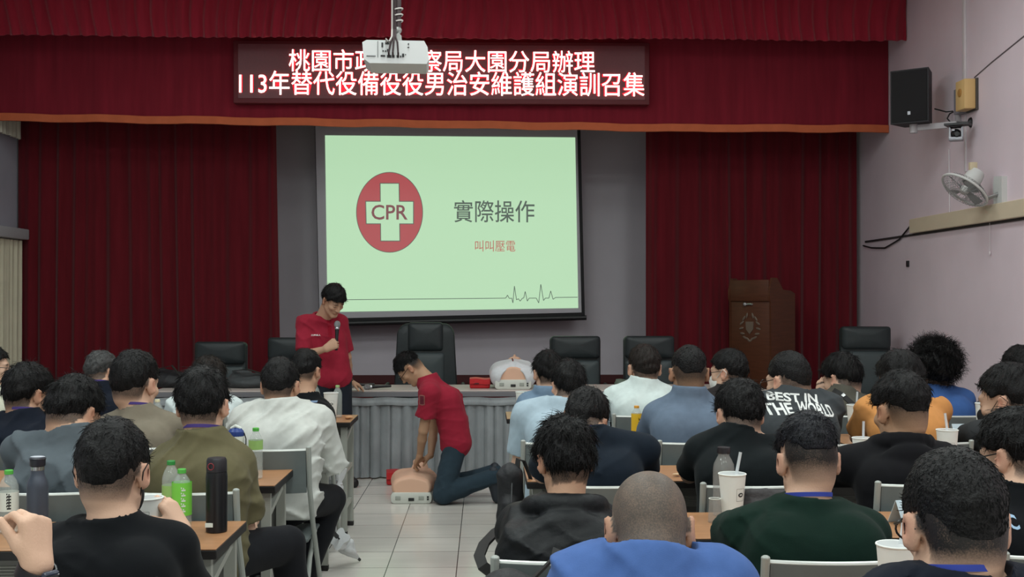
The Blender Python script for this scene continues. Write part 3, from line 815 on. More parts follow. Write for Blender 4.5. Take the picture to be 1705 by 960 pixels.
# ---------------------------------------------------------------- glowing sign
sg = thing('led_sign', 'long dark message sign with glowing white and red characters on the valance', 'sign', (0, 11.1, 3.81))
c0 = W(390, 69, 11.08); c1 = W(1083, 173, 11.08)
sg.location = ((c0.x + c1.x) / 2, 11.08, (c0.z + c1.z) / 2)
sw, sh_ = c1.x - c0.x, c0.z - c1.z
bm = BM(); box(bm, (-sw / 2, 0.0, -sh_ / 2), (sw / 2, 0.10, sh_ / 2))
obj('housing', bm, mat('sign_frame', (100, 34, 40), 0.5), sg, bevel=0.012)
bm = BM(); box(bm, (-sw / 2 + 0.05, -0.006, -sh_ / 2 + 0.05), (sw / 2 - 0.05, 0.004, sh_ / 2 - 0.035))
obj('display_panel', bm, mat('sign_panel', (112, 58, 64), 0.45, noise=0.08, scale=90), sg, smooth=0)
LEDW = mat('led_white', (255, 225, 215), 0.5, emit=(255, 226, 214), estr=3.0)
LED_HALO = mat('led_red_halo', (255, 20, 40), 0.5, emit=(235, 22, 44), estr=0.9)
S1 = '桃園市政府警察局大園分局辦理'; S2 = '113年替代役備役役男治安維護組演訓召集'
for s, xa, xb, ya, yb in ((S1, 482, 991, 83, 120), (S2, 400, 1074, 119, 159)):
    a = W(xa, ya, 11.07); b = W(xb, yb, 11.07)
    M = Matrix.Translation(((a.x + b.x) / 2 - sg.location.x, -0.010, (a.z + b.z) / 2 - sg.location.z)) @ Matrix.Rotation(R(90), 4, 'X')
    for off, m, dy, nm in ((0.022, LED_HALO, 0.0, 'red_glow_lettering'), (0.0, LEDW, -0.004, 'lettering')):  # the wider red copy behind the white letters paints their halo
        t = text_mesh(s, b.x - a.x, a.z - b.z, offset=off, extrude=0.0)
        bm = BM(); merge(bm, t, Matrix.Translation((0, dy, 0)) @ M)
        obj(nm, bm, m, sg, smooth=0)

# ---------------------------------------------------------------- projection screen, hung slightly askew
ps = thing('projection_screen', 'large pull-down projection screen showing a green-white slide with a red CPR emblem', 'screen', W(748, 370, 12.55))
SZ = 12.55 / FPX
PS = Matrix.Rotation(R(-1.35), 4, 'Y')
def sp(x, y): return Vector(((x - 748) * SZ, 0, (370 - y) * SZ))
ps.matrix_world = Matrix.Translation(ps.location) @ PS
def rbox(bm, x0, y0, x1, y1, d0, d1, mi=0): a = sp(x0, y0); b = sp(x1, y1); box(bm, (a.x, d0, b.z), (b.x, d1, a.z), mi)
bm = BM(); rbox(bm, 528.5, 150, 970.5, 533, 0.0, 0.008); obj('black_border', bm, mat('screen_black', (22, 21, 24), 0.7), ps, smooth=0)
bm = BM(); rbox(bm, 529.5, 150, 965, 525, -0.004, 0.0); obj('screen_fabric', bm, mat('screen_white', (186, 184, 190), 0.85), ps, smooth=0)
bm = BM(); a = sp(527, 534); b = sp(973, 534)
tube(bm, [(a.x, 0, a.z), (b.x, 0, b.z)], 0.028, 10); obj('weight_bar', bm, mat('bar_dark', (34, 34, 36), 0.4), ps)
bm = BM(); rbox(bm, 520, 60, 978, 85, -0.06, 0.06); obj('roller_case', bm, mat('case_white', (200, 200, 200), 0.5), ps, bevel=0.02)
for x in (560, 940):
    a = sp(x, 60); bm = BM(); box(bm, (a.x - 0.02, -0.02, a.z - 0.02), (a.x + 0.02, 0.02, ZC - ps.location.z + 0.04)); obj('hanger', bm, mat('case_white', (200, 200, 200)), ps, smooth=0)
# the slide: several flat colours on one sheet, glowing in place of projector light; (u,v) in photograph-sized units of the slide
def SM(name, rgb, k=0.72): return mat(name, (120, 120, 120), 0.9, emit=rgb, estr=k)
SLIDE = [SM('slide_ground', (186, 226, 184), 0.70), SM('slide_red', (172, 66, 70)), SM('slide_dark', (66, 84, 72)), SM('slide_letter', (120, 62, 66)), SM('slide_red_text', (182, 90, 78)), SM('slide_rim', (216, 220, 184), 0.95)]
bm = BM()
def sq(x, y, d): # straighten the picture's own keystone back onto the sheet: corners of the slide as seen
    u = (x - 543) / (960.5 - 543); v = (y - 226) / (515 - 226)
    return x, y
c = [(542, 226), (958, 228), (963, 512.5), (546.5, 519)]
inv = PS.inverted().to_3x3()
def on(x, y, d):
    w = Vector(((x - 748) * SZ, 0, (370 - y) * SZ)); q = inv @ w; return Vector((q.x, d, q.z))
bm.faces.new([bm.verts.new(on(x, y, -0.008)) for x, y in c]).material_index = 0
bm.faces.new([bm.verts.new(on(x, y, -0.0045)) for x, y in reversed(c)]).material_index = 0
def disc(cx, cy, rx, ry, d, mi, n=64):
    bm.faces.new([bm.verts.new(on(cx + rx * math.cos(2 * math.pi * k / n), cy + ry * math.sin(2 * math.pi * k / n), d)) for k in range(n)]).material_index = mi
def quad(pts, d, mi): bm.faces.new([bm.verts.new(on(x, y, d)) for x, y in pts]).material_index = mi
disc(649, 353.5, 55.5, 67, -0.0085, 2); disc(649, 353.5, 54.5, 66, -0.0090, 1)
def crossq(e, d, mi):
    quad([(634 - e, 306 - e), (664 + e, 306 - e), (665.5 + e, 400.5 + e), (635 - e, 400.5 + e)], d, mi)
    quad([(610 - e, 336 - e), (688 + e, 336 - e), (688 + e, 372 + e), (611 - e, 372 + e)], d - 0.0002, mi)
crossq(1.3, -0.0095, 2); crossq(0, -0.0102, 0)
def stext(s, x0, y0, x1, y1, d, mi, off):
    t = text_mesh(s, (x1 - x0) * SZ, (y1 - y0) * SZ, offset=off)
    M = Matrix.Translation(Vector((((x0 + x1) / 2 - 748) * SZ, 0, (370 - (y0 + y1) / 2) * SZ))) @ Matrix.Rotation(R(90), 4, 'X')
    n0 = len(bm.verts)
    merge(bm, t, M, mi); bm.verts.ensure_lookup_table()
    for v in bm.verts[n0:]: v.co = inv @ v.co; v.co.y = d
stext('CPR', 619, 341, 679, 366, -0.0110, 3, 0.012)
stext('實際操作', 756, 333, 890, 370, -0.0095, 2, 0.006)
stext('叫叫壓電', 791, 400, 858, 418.5, -0.0095, 4, 0.0)
ecg = [(549, 499), (842, 496), (845, 491), (848, 496.5), (852, 496), (854, 504), (856.5, 476), (860, 499), (863, 497), (866, 501), (870, 496), (872, 496), (874.5, 485), (878, 501), (881, 496), (893, 496), (897, 504), (900.5, 473), (905, 500), (908, 496), (914, 496), (917, 484), (921, 498), (925, 495), (962, 494.5)]
for (xa, ya), (xb, yb) in zip(ecg, ecg[1:]):
    d = Vector((xb - xa, yb - ya)); n = Vector((-d.y, d.x)).normalized() * 0.55
    quad([(xa - n.x, ya - n.y), (xb - n.x, yb - n.y), (xb + n.x, yb + n.y), (xa + n.x, ya + n.y)], -0.0095, 2)
me = bpy.data.meshes.new('projected_slide'); bm.to_mesh(me); bm.free()
link_mesh('projected_slide', me, SLIDE, ps)

# ---------------------------------------------------------------- long table with a pleated satin skirt
tb = thing('front_table', 'long beige-topped table with pleated grey satin skirt in front of the stage', 'table', (0, 0, 0))
TX0, TX1, TY0, TY1, TZ = -2.85, 2.45, 9.62, 10.27, 0.75
def tyf(x): return TY0 + 0.0 * x
bm = BM(); box(bm, (TX0, TY0, TZ - 0.012), (TX1, TY1, TZ))
obj('table_top', bm, mat('table_beige', (196, 184, 178), 0.35, noise=0.04, scale=10), tb, smooth=0, bevel=0.004)
bm = BM(); box(bm, (TX0 + 0.004, TY0 - 0.002, TZ - 0.055), (TX1 - 0.004, TY1, TZ - 0.0121))
obj('table_edge', bm, mat('table_edge_grey', (120, 118, 122), 0.5), tb, smooth=0, bevel=0.004)
for x in (TX0 + 0.1, -0.95, 0.85, TX1 - 0.1):
    for y in (TY0 + 0.08, TY1 - 0.08):
        bm = BM(); tube(bm, [(x, y, 0), (x, y, TZ - 0.05)], 0.018, 8); obj('leg', bm, mat('steel_grey', (120, 122, 124), 0.4, 0.7), tb)
SAT = mat('satin_grey', (142, 147, 150), 0.30, spec=0.5, noise=0.12, scale=9, bump=0.6, bscale=16, sheen=0.3, stretch=(1, 1, 0.6))
def skirtf(u, v):
    x = TX0 - 0.01 + u * (TX1 - TX0 + 0.02); z = 0.012 + v * 0.665
    per = 0.088; ph = (x / per) + 0.18 * math.sin(x * 5) ; fr = ph - math.floor(ph)
    tri = abs(math.sin(math.pi * fr)) ** 0.45 * (0.75 + 0.25 * math.sin(x * 13.7 + 2 * math.sin(x * 31)))
    a = 0.042 + 0.030 * (1 - v)
    y = TY0 - 0.012 - a * tri - 0.012 * (1 - v) * math.sin(x * 9 + 1.3 * math.sin(z * 7)) - 0.006 * math.sin(z * 11 + x * 23) * (1 - v)
    return Vector((x, y, z)), Vector((0, 1, 0))
bm = BM(); sheet(bm, skirtf, 1100, 16, 0.004); obj('table_skirt', bm, SAT, tb, smooth=60)
def bandf(u, v):
    x = TX0 - 0.012 + u * (TX1 - TX0 + 0.024)
    return Vector((x, TY0 - 0.060 - 0.004 * math.sin(x * 37 + 2 * math.sin(x * 11)) - 0.004 * math.sin(v * 6), 0.628 + v * 0.066 - 0.004 * math.sin(x * 17))), Vector((0, 1, 0))
bm = BM(); sheet(bm, bandf, 300, 4, 0.006); obj('skirt_band', bm, SAT, tb, smooth=60)
for x in (TX0 - 0.008, TX1 + 0.004):
    def sf(u, v):
        return Vector((x + 0.01 * math.sin(u * 45), TY0 + u * (TY1 - TY0), 0.012 + v * 0.68)), Vector((1, 0, 0))
    bm = BM(); sheet(bm, sf, 60, 4, 0.004); obj('side_skirt', bm, SAT, tb, smooth=60)

# ---------------------------------------------------------------- leather chairs behind the table
LEA = mat('leather_black', (44, 50, 52), 0.42, spec=0.45, noise=0.08, scale=20, bump=0.12, bscale=160)
PLA = mat('plastic_black', (30, 31, 33), 0.45)
def rrect(w, z0, z1, r, rt=None, n=6):
    rt = rt or r; pts = []
    for cx, cz, rr, a0 in ((w / 2 - r, z0 + r, r, -90), (w / 2 - rt, z1 - rt, rt, 0), (-w / 2 + rt, z1 - rt, rt, 90), (-w / 2 + r, z0 + r, r, 180)):
        for k in range(n + 1):
            a = R(a0 + 90 * k / n); pts.append((cx + rr * math.cos(a), cz + rr * math.sin(a)))
    return pts
def pad(bm, outline, y0, y1, bulge, mi=0):
    """a cushion: outline in x,z extruded in y with a swollen front (towards -y)"""
    cx = sum(p[0] for p in outline) / len(outline); cz = sum(p[1] for p in outline) / len(outline)
    rings = []
    for t, y in ((1.0, y1), (1.0, y0 + 0.35 * (y1 - y0)), (0.96, y0), (0.80, y0 - bulge * 0.55), (0.5, y0 - bulge * 0.9), (0.2, y0 - bulge)):
        rings.append([bm.verts.new((cx + (x - cx) * t, y, cz + (z - cz) * t)) for x, z in outline])
    n = len(outline)
    for a, b in zip(rings, rings[1:]):
        for k in range(n): bm.faces.new((a[k], a[(k + 1) % n], b[(k + 1) % n], b[k])).material_index = mi
    bm.faces.new(rings[-1]); bm.faces.new(list(reversed(rings[0])))
def office_chair(label, x, y, top, w=0.49, rz=0.0, big=False):
    t = thing('office_chair', label, 'chair', (x, y, 0), rz, 'leather chairs behind the long table')
    sz = 0.47
    bm = BM(); pad(bm, rrect(w * (0.96 if big else 1), sz + 0.06, top, 0.05, 0.10 if big else 0.045), 0.20, 0.27, 0.015)
    if big:
        for v in bm.verts: v.co.x *= 1 - 0.16 * max(0, (v.co.z - 0.75) / (top - 0.75)) ** 2
    obj('backrest', bm, LEA, t, smooth=50)
    if big:
        bm = BM(); pad(bm, rrect(w * 0.52, top - 0.27, top + 0.012, 0.03), 0.165, 0.21, 0.025); obj('headrest', bm, LEA, t, smooth=50)
        bm = BM(); pad(bm, rrect(w * 0.56, sz + 0.08, top - 0.29, 0.03), 0.172, 0.21, 0.02); obj('back_cushion', bm, mat('leather_grey', (66, 74, 76), 0.45, spec=0.4), t, smooth=50)
    else:
        ol = rrect(w * 0.97, top - 0.20, top + 0.004, 0.03); ol = [(a, b + (-0.05 * (1 - (2 * a / w) ** 2) if b < top - 0.1 else 0)) for a, b in ol]
        bm = BM(); pad(bm, ol, 0.150, 0.21, 0.028); obj('headrest', bm, LEA, t, smooth=50)
        bm = BM(); pad(bm, rrect(w * 0.94, sz + 0.08, top - 0.235, 0.03), 0.172, 0.21, 0.02); obj('back_cushion', bm, mat('leather_grey', (66, 74, 76), 0.45, spec=0.4), t, smooth=50)
    bm = BM(); box(bm, (-w / 2, -0.27, sz - 0.06), (w / 2, 0.24, sz + 0.04)); obj('seat', bm, LEA, t, bevel=0.035, bseg=3)
    for s in (-1, 1):
        bm = BM(); tube(bm, [(s * (w / 2 - 0.01), 0.20, sz + 0.05), (s * (w / 2 + 0.04), 0.16, sz + 0.23), (s * (w / 2 + 0.045), -0.12, sz + 0.22), (s * (w / 2 + 0.02), -0.2, sz + 0.02), (s * (w / 2 - 0.05), -0.1, sz - 0.05)], 0.02, 8)
        obj('armrest', bm, PLA, t)
    bm = BM(); tube(bm, [(0, 0, 0.1), (0, 0, sz - 0.05)], 0.03, 10); obj('column', bm, PLA, t)
    bm = BM()
    for k in range(5):
        a = 2 * math.pi * k / 5 + 0.3; tube(bm, [(0, 0, 0.13), (0.30 * math.cos(a), 0.30 * math.sin(a), 0.075)], [0.03, 0.017], 8)
    obj('star_base', bm, PLA, t)
    for k in range(5):
        a = 2 * math.pi * k / 5 + 0.3
        bm = BM(); sphere(bm, (0.30 * math.cos(a), 0.30 * math.sin(a), 0.031), (0.03, 0.022, 0.031), 10); obj('caster', bm, PLA, t)
    return t
def chx(px, z): return W(px, 500, z).x
def chz(py, z): return W(700, py, z).z
for lab, px, py, Z, w, big in (
        ('black leather chair with padded roll top, before the window-side stage curtain', 362, 570, 10.75, 0.50, False),
        ('black leather chair half hidden behind the standing man in red', 484, 563, 10.75, 0.50, False),
        ('large black leather executive chair with headrest cushion under the screen', 707, 539, 10.85, 0.66, True),
        ('black leather chair before the grey wall, beside the white-dressed dummy', 961, 561, 10.75, 0.50, False),
        ('black leather chair whose back crosses the edge of the lectern-side stage curtain', 1087, 561, 10.75, 0.50, False),
        ('tall black leather chair against the pinkish wall', 1453, 545, 10.60, 0.48, False)):
    office_chair(lab, chx(px, Z), Z, chz(py, Z), w, 0.0 if px < 1400 else R(-8), big)

# ---------------------------------------------------------------- lectern on the stage
LW = mat('lectern_wood', (88, 50, 33), 0.4, noise=0.16, scale=6, stretch=(1, 1, 8), bump=0.03, bscale=40)
lc = W(1266, 560, 11.75)
le = thing('lectern', 'reddish-brown wooden lectern with carved emblem before the stage curtain', 'lectern', (lc.x, 11.62, STAGE_Z), R(-52))
zz = W(1266, 487, 11.7).z - STAGE_Z; zp = W(1266, 463, 11.7).z - STAGE_Z
side = [(-0.20, 0), (0.20, 0), (0.20, zz - 0.01), (0.13, zz + 0.02), (0.0, zz + 0.03), (-0.10, zp), (-0.18, zp), (-0.22, zz + 0.02), (-0.22, zz - 0.06), (-0.20, zz - 0.10)]
for x in (-0.27, 0.25):
    bm = BM(); prism(bm, side, 'x', x, x + 0.022); obj('side_panel', bm, LW, le, bevel=0.004)
bm = BM(); box(bm, (-0.25, -0.195, 0.08), (0.25, -0.17, zz - 0.02)); obj('front_panel', bm, LW, le, bevel=0.004)
bm = BM(); box(bm, (-0.25, -0.215, zz - 0.09), (0.25, -0.19, zp - 0.02)); obj('header_board', bm, LW, le, bevel=0.006)
bm = BM(); box(bm, (-0.25, -0.16, zz - 0.03), (0.25, 0.19, zz)); obj('desk_top', bm, LW, le, bevel=0.004)
bm = BM(); box(bm, (-0.30, -0.24, 0), (0.30, 0.22, 0.08)); obj('plinth', bm, LW, le, bevel=0.01)
# carved emblem: a wreath of leaves round a shield
EMB = mat('emblem_grey', (120, 104, 92), 0.45, 0.2)
bm = BM(); ez = zz - 0.36
for s in (-1, 1):
    for k in range(7):
        a = R(-80 + 25 * k); r = 0.13
        q = Matrix.Rotation(-s * (R(90) - a) * 0.8, 3, 'Y')
        sphere(bm, (s * r * math.cos(a) * 0.85, -0.20, ez + r * math.sin(a)), (0.012, 0.006, 0.032), 8, M=q)
prism(bm, [(-0.05, ez + 0.06), (0.05, ez + 0.06), (0.045, ez - 0.02), (0, ez - 0.07), (-0.045, ez - 0.02)], 'y', -0.206, -0.194)
obj('emblem', bm, EMB, le, bevel=0.0)
bm = BM(); tube(bm, [(-0.05, -0.20, zz - 0.12), (0.04, -0.21, zz - 0.12)], 0.012, 8); sphere(bm, (-0.05, -0.215, zz - 0.12), 0.022, 10)
obj('lamp_knob', bm, mat('chrome_lite', (190, 190, 190), 0.25, 0.8), le)

# ---------------------------------------------------------------- folding desks
WOOD_D = mat('desk_wood', (168, 122, 86), 0.35, noise=0.10, scale=5, stretch=(1, 9, 1), bump=0.02, bscale=50)
EDGE = mat('desk_edge_black', (24, 22, 22), 0.5); DLEG = mat('desk_leg_grey', (164, 166, 158), 0.4)
DESKZ = 0.745
def make_desk():
    t = thing('folding_desk', 'x', 'desk', (0, 0, 0))
    bm = BM(); box(bm, (0, 0, DESKZ - 0.004), (1.8, 0.45, DESKZ)); obj('desk_top', bm, WOOD_D, t, smooth=0, bevel=0.0015)
    bm = BM(); box(bm, (-0.002, -0.002, DESKZ - 0.034), (1.802, 0.452, DESKZ - 0.0041)); obj('edge_band', bm, EDGE, t, smooth=0, bevel=0.003)
    for x in (0.045, 1.755):
        for y in (0.05, 0.40):
            bm = BM(); tube(bm, [(x, y, 0.015), (x, y, DESKZ - 0.034)], 0.02, sq=(0.04, 0.03)); o = obj('leg', bm, DLEG, t, bevel=0.003)
            bm = BM(); box(bm, (x - 0.022, y - 0.022, 0), (x + 0.022, y + 0.022, 0.03)); obj('foot_cap', bm, EDGE, o, bevel=0.004)
        for ya, za, yb, zb, w in ((0.05, 0.42, 0.40, 0.42, 0.03), (0.06, 0.18, 0.39, 0.18, 0.025), (0.05, 0.60, 0.40, 0.68, 0.025)):
            bm = BM(); tube(bm, [(x, ya, za), (x, yb, zb)], 0.02, sq=(w, w)); obj('cross_bar', bm, DLEG, t, bevel=0.002)
    bm = BM()
    for k in range(6): tube(bm, [(0.05, 0.08 + 0.045 * k, 0.62), (1.75, 0.08 + 0.045 * k, 0.62)], 0.004, 6)
    obj('under_shelf', bm, DLEG, t)
    bm = BM(); box(bm, (0.07, 0.41, 0.40), (1.73, 0.418, 0.71)); obj('modesty_panel', bm, mat('panel_grey', (128, 128, 124), 0.5), t, smooth=0)
    return t
D0 = None
def desk(x, y, label):
    global D0
    if D0 is None: D0 = t = make_desk()
    else: t = copy_tree(D0)
    t.location = (x, y, 0); t['label'] = label; t['group'] = 'folding desks in rows'
    return t
for x, y, lab in (
        (-0.86 - 1.8, 3.60, 'wood-topped folding desk carrying the black flask and the green-label tea bottle'),
        (-0.90 - 1.8, 4.81, 'wood-topped folding desk carrying the clear water bottle with green cap, beside the aisle'),
        (-0.865 - 1.8, 5.98, 'wood-topped folding desk behind the white-shirted person on the aisle'),
        (-0.87 - 1.8, 7.24, 'wood-topped folding desk with white paper cup, first before the skirted table on the window side'),
        (-0.87 - 3.62, 7.24, 'wood-topped folding desk in front of the profile person by the curtain'),
        (0.20, 2.50, 'wood-topped folding desk in front of the grey buzz cut and the near-corner person'),
        (0.19, 3.72, 'wood-topped folding desk carrying the black-capped glass bottle and tall paper cup'),
        (0.187, 4.89, 'wood-topped folding desk with orange-brown end showing beside the black backpack'),
        (0.16, 6.09, 'wood-topped folding desk carrying the yellow tea bottle'),
        (0.148, 7.42, 'wood-topped folding desk carrying a paper cup near the white-dressed dummy'),
        (2.01, 4.89, 'wood-topped folding desk by the fan wall in front of the black hoodie'),
        (1.98, 6.09, 'wood-topped folding desk by the fan wall in front of the orange t-shirt'),
        (1.97, 7.42, 'wood-topped folding desk by the fan wall in front of the curly-haired person')):
    desk(x, y, lab)

# ---------------------------------------------------------------- folding chairs
CHM = mat('chair_tube_grey', (158, 163, 158), 0.35); CHP = mat('chair_panel_grey', (100, 108, 108), 0.5, spec=0.4, noise=0.05, scale=14)
CHE = mat('chair_edge_light', (200, 204, 200), 0.35, 0.3)
def make_chair():
    t = thing('folding_chair', 'x', 'chair')
    def bf(u, v):
        x = -0.195 + 0.39 * u; return Vector((x, -0.185 + 0.03 * (1 - (2 * u - 1) ** 2) * -1 - 0.02 * v, 0.63 + 0.20 * v)), Vector((0, -1, 0))
    bm = BM(); sheet(bm, bf, 16, 4, 0.016); b = obj('backrest', bm, CHP, t, bevel=0.003)
    bm = BM(); tube(bm, [Vector(bf(k / 12, 1)[0]) + Vector((0, -0.008, 0.002)) for k in range(13)], 0.0075, 8); obj('top_rail', bm, CHE, b)
    bm = BM(); box(bm, (-0.20, -0.17, 0.388), (0.20, 0.20, 0.408)); obj('seat', bm, CHP, t, bevel=0.008)
    for s in (-1, 1):
        bm = BM(); tube(bm, [(s * 0.208, -0.22, 0.845), (s * 0.208, -0.190, 0.66), (s * 0.212, -0.10, 0.45), (s * 0.215, 0.20, 0.012)], 0.0125, 10); lg = obj('front_leg', bm, CHM, t)
        bm = BM(); sphere(bm, (s * 0.208, -0.220, 0.845), (0.0128, 0.0128, 0.008), 10); obj('end_cap', bm, CHM, lg)
        bm = BM(); tube(bm, [(s * 0.190, 0.10, 0.395), (s * 0.190, -0.06, 0.29), (s * 0.190, -0.23, 0.012)], 0.0115, 10); obj('rear_leg', bm, CHM, t)
    bm = BM(); tube(bm, [(-0.19, -0.175, 0.10), (0.19, -0.175, 0.10)], 0.009, 8); tube(bm, [(-0.212, 0.14, 0.09), (0.212, 0.14, 0.09)], 0.009, 8); obj('stretcher', bm, CHM, t)
    return t

# ---------------------------------------------------------------- the audience
SEATS = []          # (x, y, turn) of every chair, filled with the figures
def pxw(wpx, z): return wpx * z / FPX
def aud(label, Z, head, collar, sh, look, yaw=0, nod=12, roll=0, lean=0.10, arms=None, legs=None, seat=True, bx=None, chair_dx=0.0, bow=0.03, ldx=0.0):
    """head: (x, top y, width) and sh: (left x, right x, y) as seen in the frame, at a distance of Z metres"""
    hx, ht, hw = head; sl, sr, sy = sh
    mx = (sl + sr) / 2
    O = W(mx if bx is None else bx, 480, Z); O = Vector((O.x, O.y - lean, 0))
    o = np.array(O)
    pt = lambda x, y, z: np.array(W(x, y, z)) - o
    hs = pxw(hw, Z) / look.get('hair_w', 0.152 + 2 * look.get('hair', {}).get('side', 0.011))
    top = 0.117 + look.get('hair', {}).get('top', 0.020)
    hc = pt(hx, ht, Z + 0.03 + 0.10 * math.sin(R(nod))) - vec(0, 0, top * hs)
    Rm = rot(yaw, nod, roll)
    nb = pt((mx + hx * 2) / 3, collar, Z); nb[2] -= 0.022
    b = look.get('build', 1.0)
    s0, s1 = pt(sl, sy, Z), pt(sr, sy, Z)
    s0 = s0 + vec(0.064 * b, 0.02, -0.055); s1 = s1 + vec(-0.064 * b, 0.02, -0.055)
    hipz = 0.548 + 0.13 * max(0, b - 1)
    hip = [vec(-0.09 * b, 0, hipz), vec(0.09 * b, 0, hipz)]
    kn = [vec(-0.15, 0.43, 0.515), vec(0.15, 0.43, 0.515)]
    an = [vec(-0.15, 0.40, 0.09), vec(0.15, 0.40, 0.09)]
    toe = [vec(-0.17, 0.56, 0.035), vec(0.17, 0.56, 0.035)]
    for q in kn + an + toe: q[0] += ldx
    if legs:
        for k, v in legs.items():
            {'k': kn, 'a': an, 't': toe}[k[0]][int(k[1])] = vec(*v)
    el = []; wr = []; hands = []
    for i, x in ((0, -1), (1, 1)):
        s = (s0, s1)[i]
        e = s + vec(x * 0.025, 0.13, -0.25); e[2] = max(e[2], 0.825 if look.get('sleeve') == 'long' else 0.805)
        w = vec(s[0] * 0.35, s[1] + 0.37, 0.825)
        hd = dict(d=vec(-x * 0.35, 1, -0.06), n=vec(x * 0.15, 0.05, 1), curl=(0.15, 0.35, 0.25))
        if arms and i in arms:
            a = arms[i]
            if 'e' in a: e = s + vec(*a['e'])
            if 'w' in a: w = s + vec(*a['w'])
            if 'W' in a: w = pt(*a['W'])
            hd.update(a.get('hand', {}))
        el.append(e); wr.append(w); hands.append(hd)
    J = dict(hc=hc, R=Rm, hs=hs, nb=nb, sh=[s0, s1], el=el, wr=wr, hand=hands, hip=hip, kn=kn, an=an, toe=toe, bow=vec(0, -bow, 0))
    p, s = person(label, J, look, O)
    if seat: SEATS.append((O.x + chair_dx, O.y, label))
    return p, s, O, J

SHORT = dict(top=0.020, side=0.011, back=0.012, nape=-0.048, fade=0.03, stub_nape=-0.072)
FULL = dict(top=0.025, side=0.014, back=0.017, nape=-0.064, ear=0.016, u=0.7, amp=0.0045, strands=1800, length=0.03)
SHAG = dict(top=0.027, side=0.018, back=0.020, nape=-0.080, ear=0.004, u=0.5, amp=0.005, strands=2600, length=0.034, lift=0.16)
CROP = dict(top=0.012, side=0.004, back=0.006, nape=-0.035, ear=0.024, amp=0.002, strands=1500, length=0.010, fade=0.05, stub_nape=-0.07, lift=0.3)
FADE = dict(top=0.022, side=0.007, back=0.010, nape=0.026, ear=0.044, amp=0.004, strands=1800, length=0.024, fade=0.075, stub_nape=-0.068, low=True)
def hs_(base, **k): d = dict(base); d.update(k); return d
BLACK_T = cloth('black', (17, 19, 22)); NAVY_T = cloth('navy', (22, 27, 38)); SLATE = cloth('slate', (86, 94, 100)); OLIVE = cloth('olive', (98, 92, 68))
KHAKI = cloth('khaki', (122, 114, 100)); WHITE = cloth('white', (196, 198, 193)); BEIGE = cloth('beige', (196, 196, 178))

NEAR = dict(h=0.0065, hh=0.004, face=True)
MID = dict(h=0.0075, hh=0.0045, face=False)
FAR = dict(h=0.009, hh=0.005, face=False)
def lk(base, **k): d = dict(base); d.update(k); return d

# --- block beside the window wall, front row of desks last
aud('person in black t-shirt with dark ear-looped mask, holding a white cup at the desk', 3.1, (188, 693, 116), 851, (62, 322, 884),
    lk(NEAR, seed=11, cloth=BLACK_T, hair=hs_(SHORT, nape=-0.040, side=0.009, fade=0.04), skin='fair', mask=mat('mask_black', (24, 24, 26), 0.9), neck_r=0.064),
    yaw=-4, nod=10, arms={1: dict(e=(0.03, 0.12, -0.20), W=(303, 880, 3.47), hand=dict(d=vec(-0.50, 0.12, 0.80), n=vec(0.80, -0.35, 0.30), curl=(0.5, 0.75, 0.5), thumb=0.6))})
aud('person in slate-blue t-shirt bending over the desk, black hair, head bowed to one side', 4.4, (123, 623, 84), 707, (2, 231, 728),
    lk(NEAR, seed=12, cloth=SLATE, hair=FULL, skin='mid', fold=0.007), yaw=-22, nod=30, lean=0.10)
aud('person in olive t-shirt with purple lanyard and black trousers, knee out in the aisle', 4.4, (338, 608, 86), 708, (251, 420, 750),
    lk(NEAR, seed=13, cloth=OLIVE, hair=FULL, skin='fair', lanyard=True, loose=0.004), yaw=-4, nod=14,
    arms={1: dict(e=(0.03, 0.04, -0.29), w=(0.0, 0.28, -0.28))}, legs={'k1': (0.30, 0.32, 0.53), 'a1': (0.34, 0.38, 0.09), 't1': (0.42, 0.52, 0.035)})
aud('person in dark navy t-shirt with purple lanyard and glasses, by the window curtain', 5.6, (47, 602, 69), 679, (-45, 104, 698),
    lk(MID, seed=14, cloth=NAVY_T, hair=FULL, skin='mid', lanyard=True, face=True, glasses=True), yaw=-32, nod=14)
aud('person in khaki-brown t-shirt with purple lanyard and long neck', 5.6, (225, 581, 74), 671, (158, 302, 694),
    lk(MID, seed=15, cloth=KHAKI, hair=SHORT, skin='fair', lanyard=True, face=True), yaw=-18, nod=10)
aud('person in white long shirt sitting on the aisle with black trousers', 5.6, (467, 593, 63), 666, (384, 550, 684),
    lk(MID, seed=16, cloth=WHITE, hair=SHORT, skin='mid', collar=True, loose=0.010, fold=0.009, top_name='shirt', build=1.05, slen=0.98), yaw=-8, nod=14, lean=0.14,
    arms={1: dict(e=(0.05, 0.10, -0.235), w=(-0.12, 0.34, -0.115))}, legs={'k1': (0.225, 0.36, 0.50), 'a1': (0.10, 0.235, 0.10), 't1': (0.10, 0.38, 0.035)}, chair_dx=-0.01)
aud('person with greying hair in dark navy top, before the red curtain', 6.9, (169, 582, 48), 634, (128, 210, 648),
    lk(FAR, seed=17, cloth=NAVY_T, hair=SHORT, hair_col='grey', skin='mid', lanyard=True, face=True), yaw=-30, nod=16)
aud('person in white top with brownish hair, mostly hidden behind the olive t-shirt', 6.9, (347, 591, 58), 650, (277, 402, 664),
    lk(FAR, seed=18, cloth=cloth('white_cool', (208, 218, 218)), hair=FULL, hair_col='brown', skin='mid', sleeve='long'), yaw=15, nod=22)
BT, BTS, BTO, BTJ = aud('person in black t-shirt with small blue print on the back, at the front aisle desk', 6.9, (510, 579, 49), 650, (462, 549, 668),
    lk(FAR, seed=19, cloth=BLACK_T, hair=SHORT, skin='mid'), yaw=-18, nod=14, ldx=-0.14)
aud('person in pale beige shirt with glasses in profile, cut by the frame beside the curtain', 6.95, (-14, 574, 48), 640, (-92, 26, 652),
    lk(FAR, seed=20, cloth=BEIGE, hair=SHORT, skin='fair', face=True, glasses=True, h=0.007), yaw=-75, nod=4)

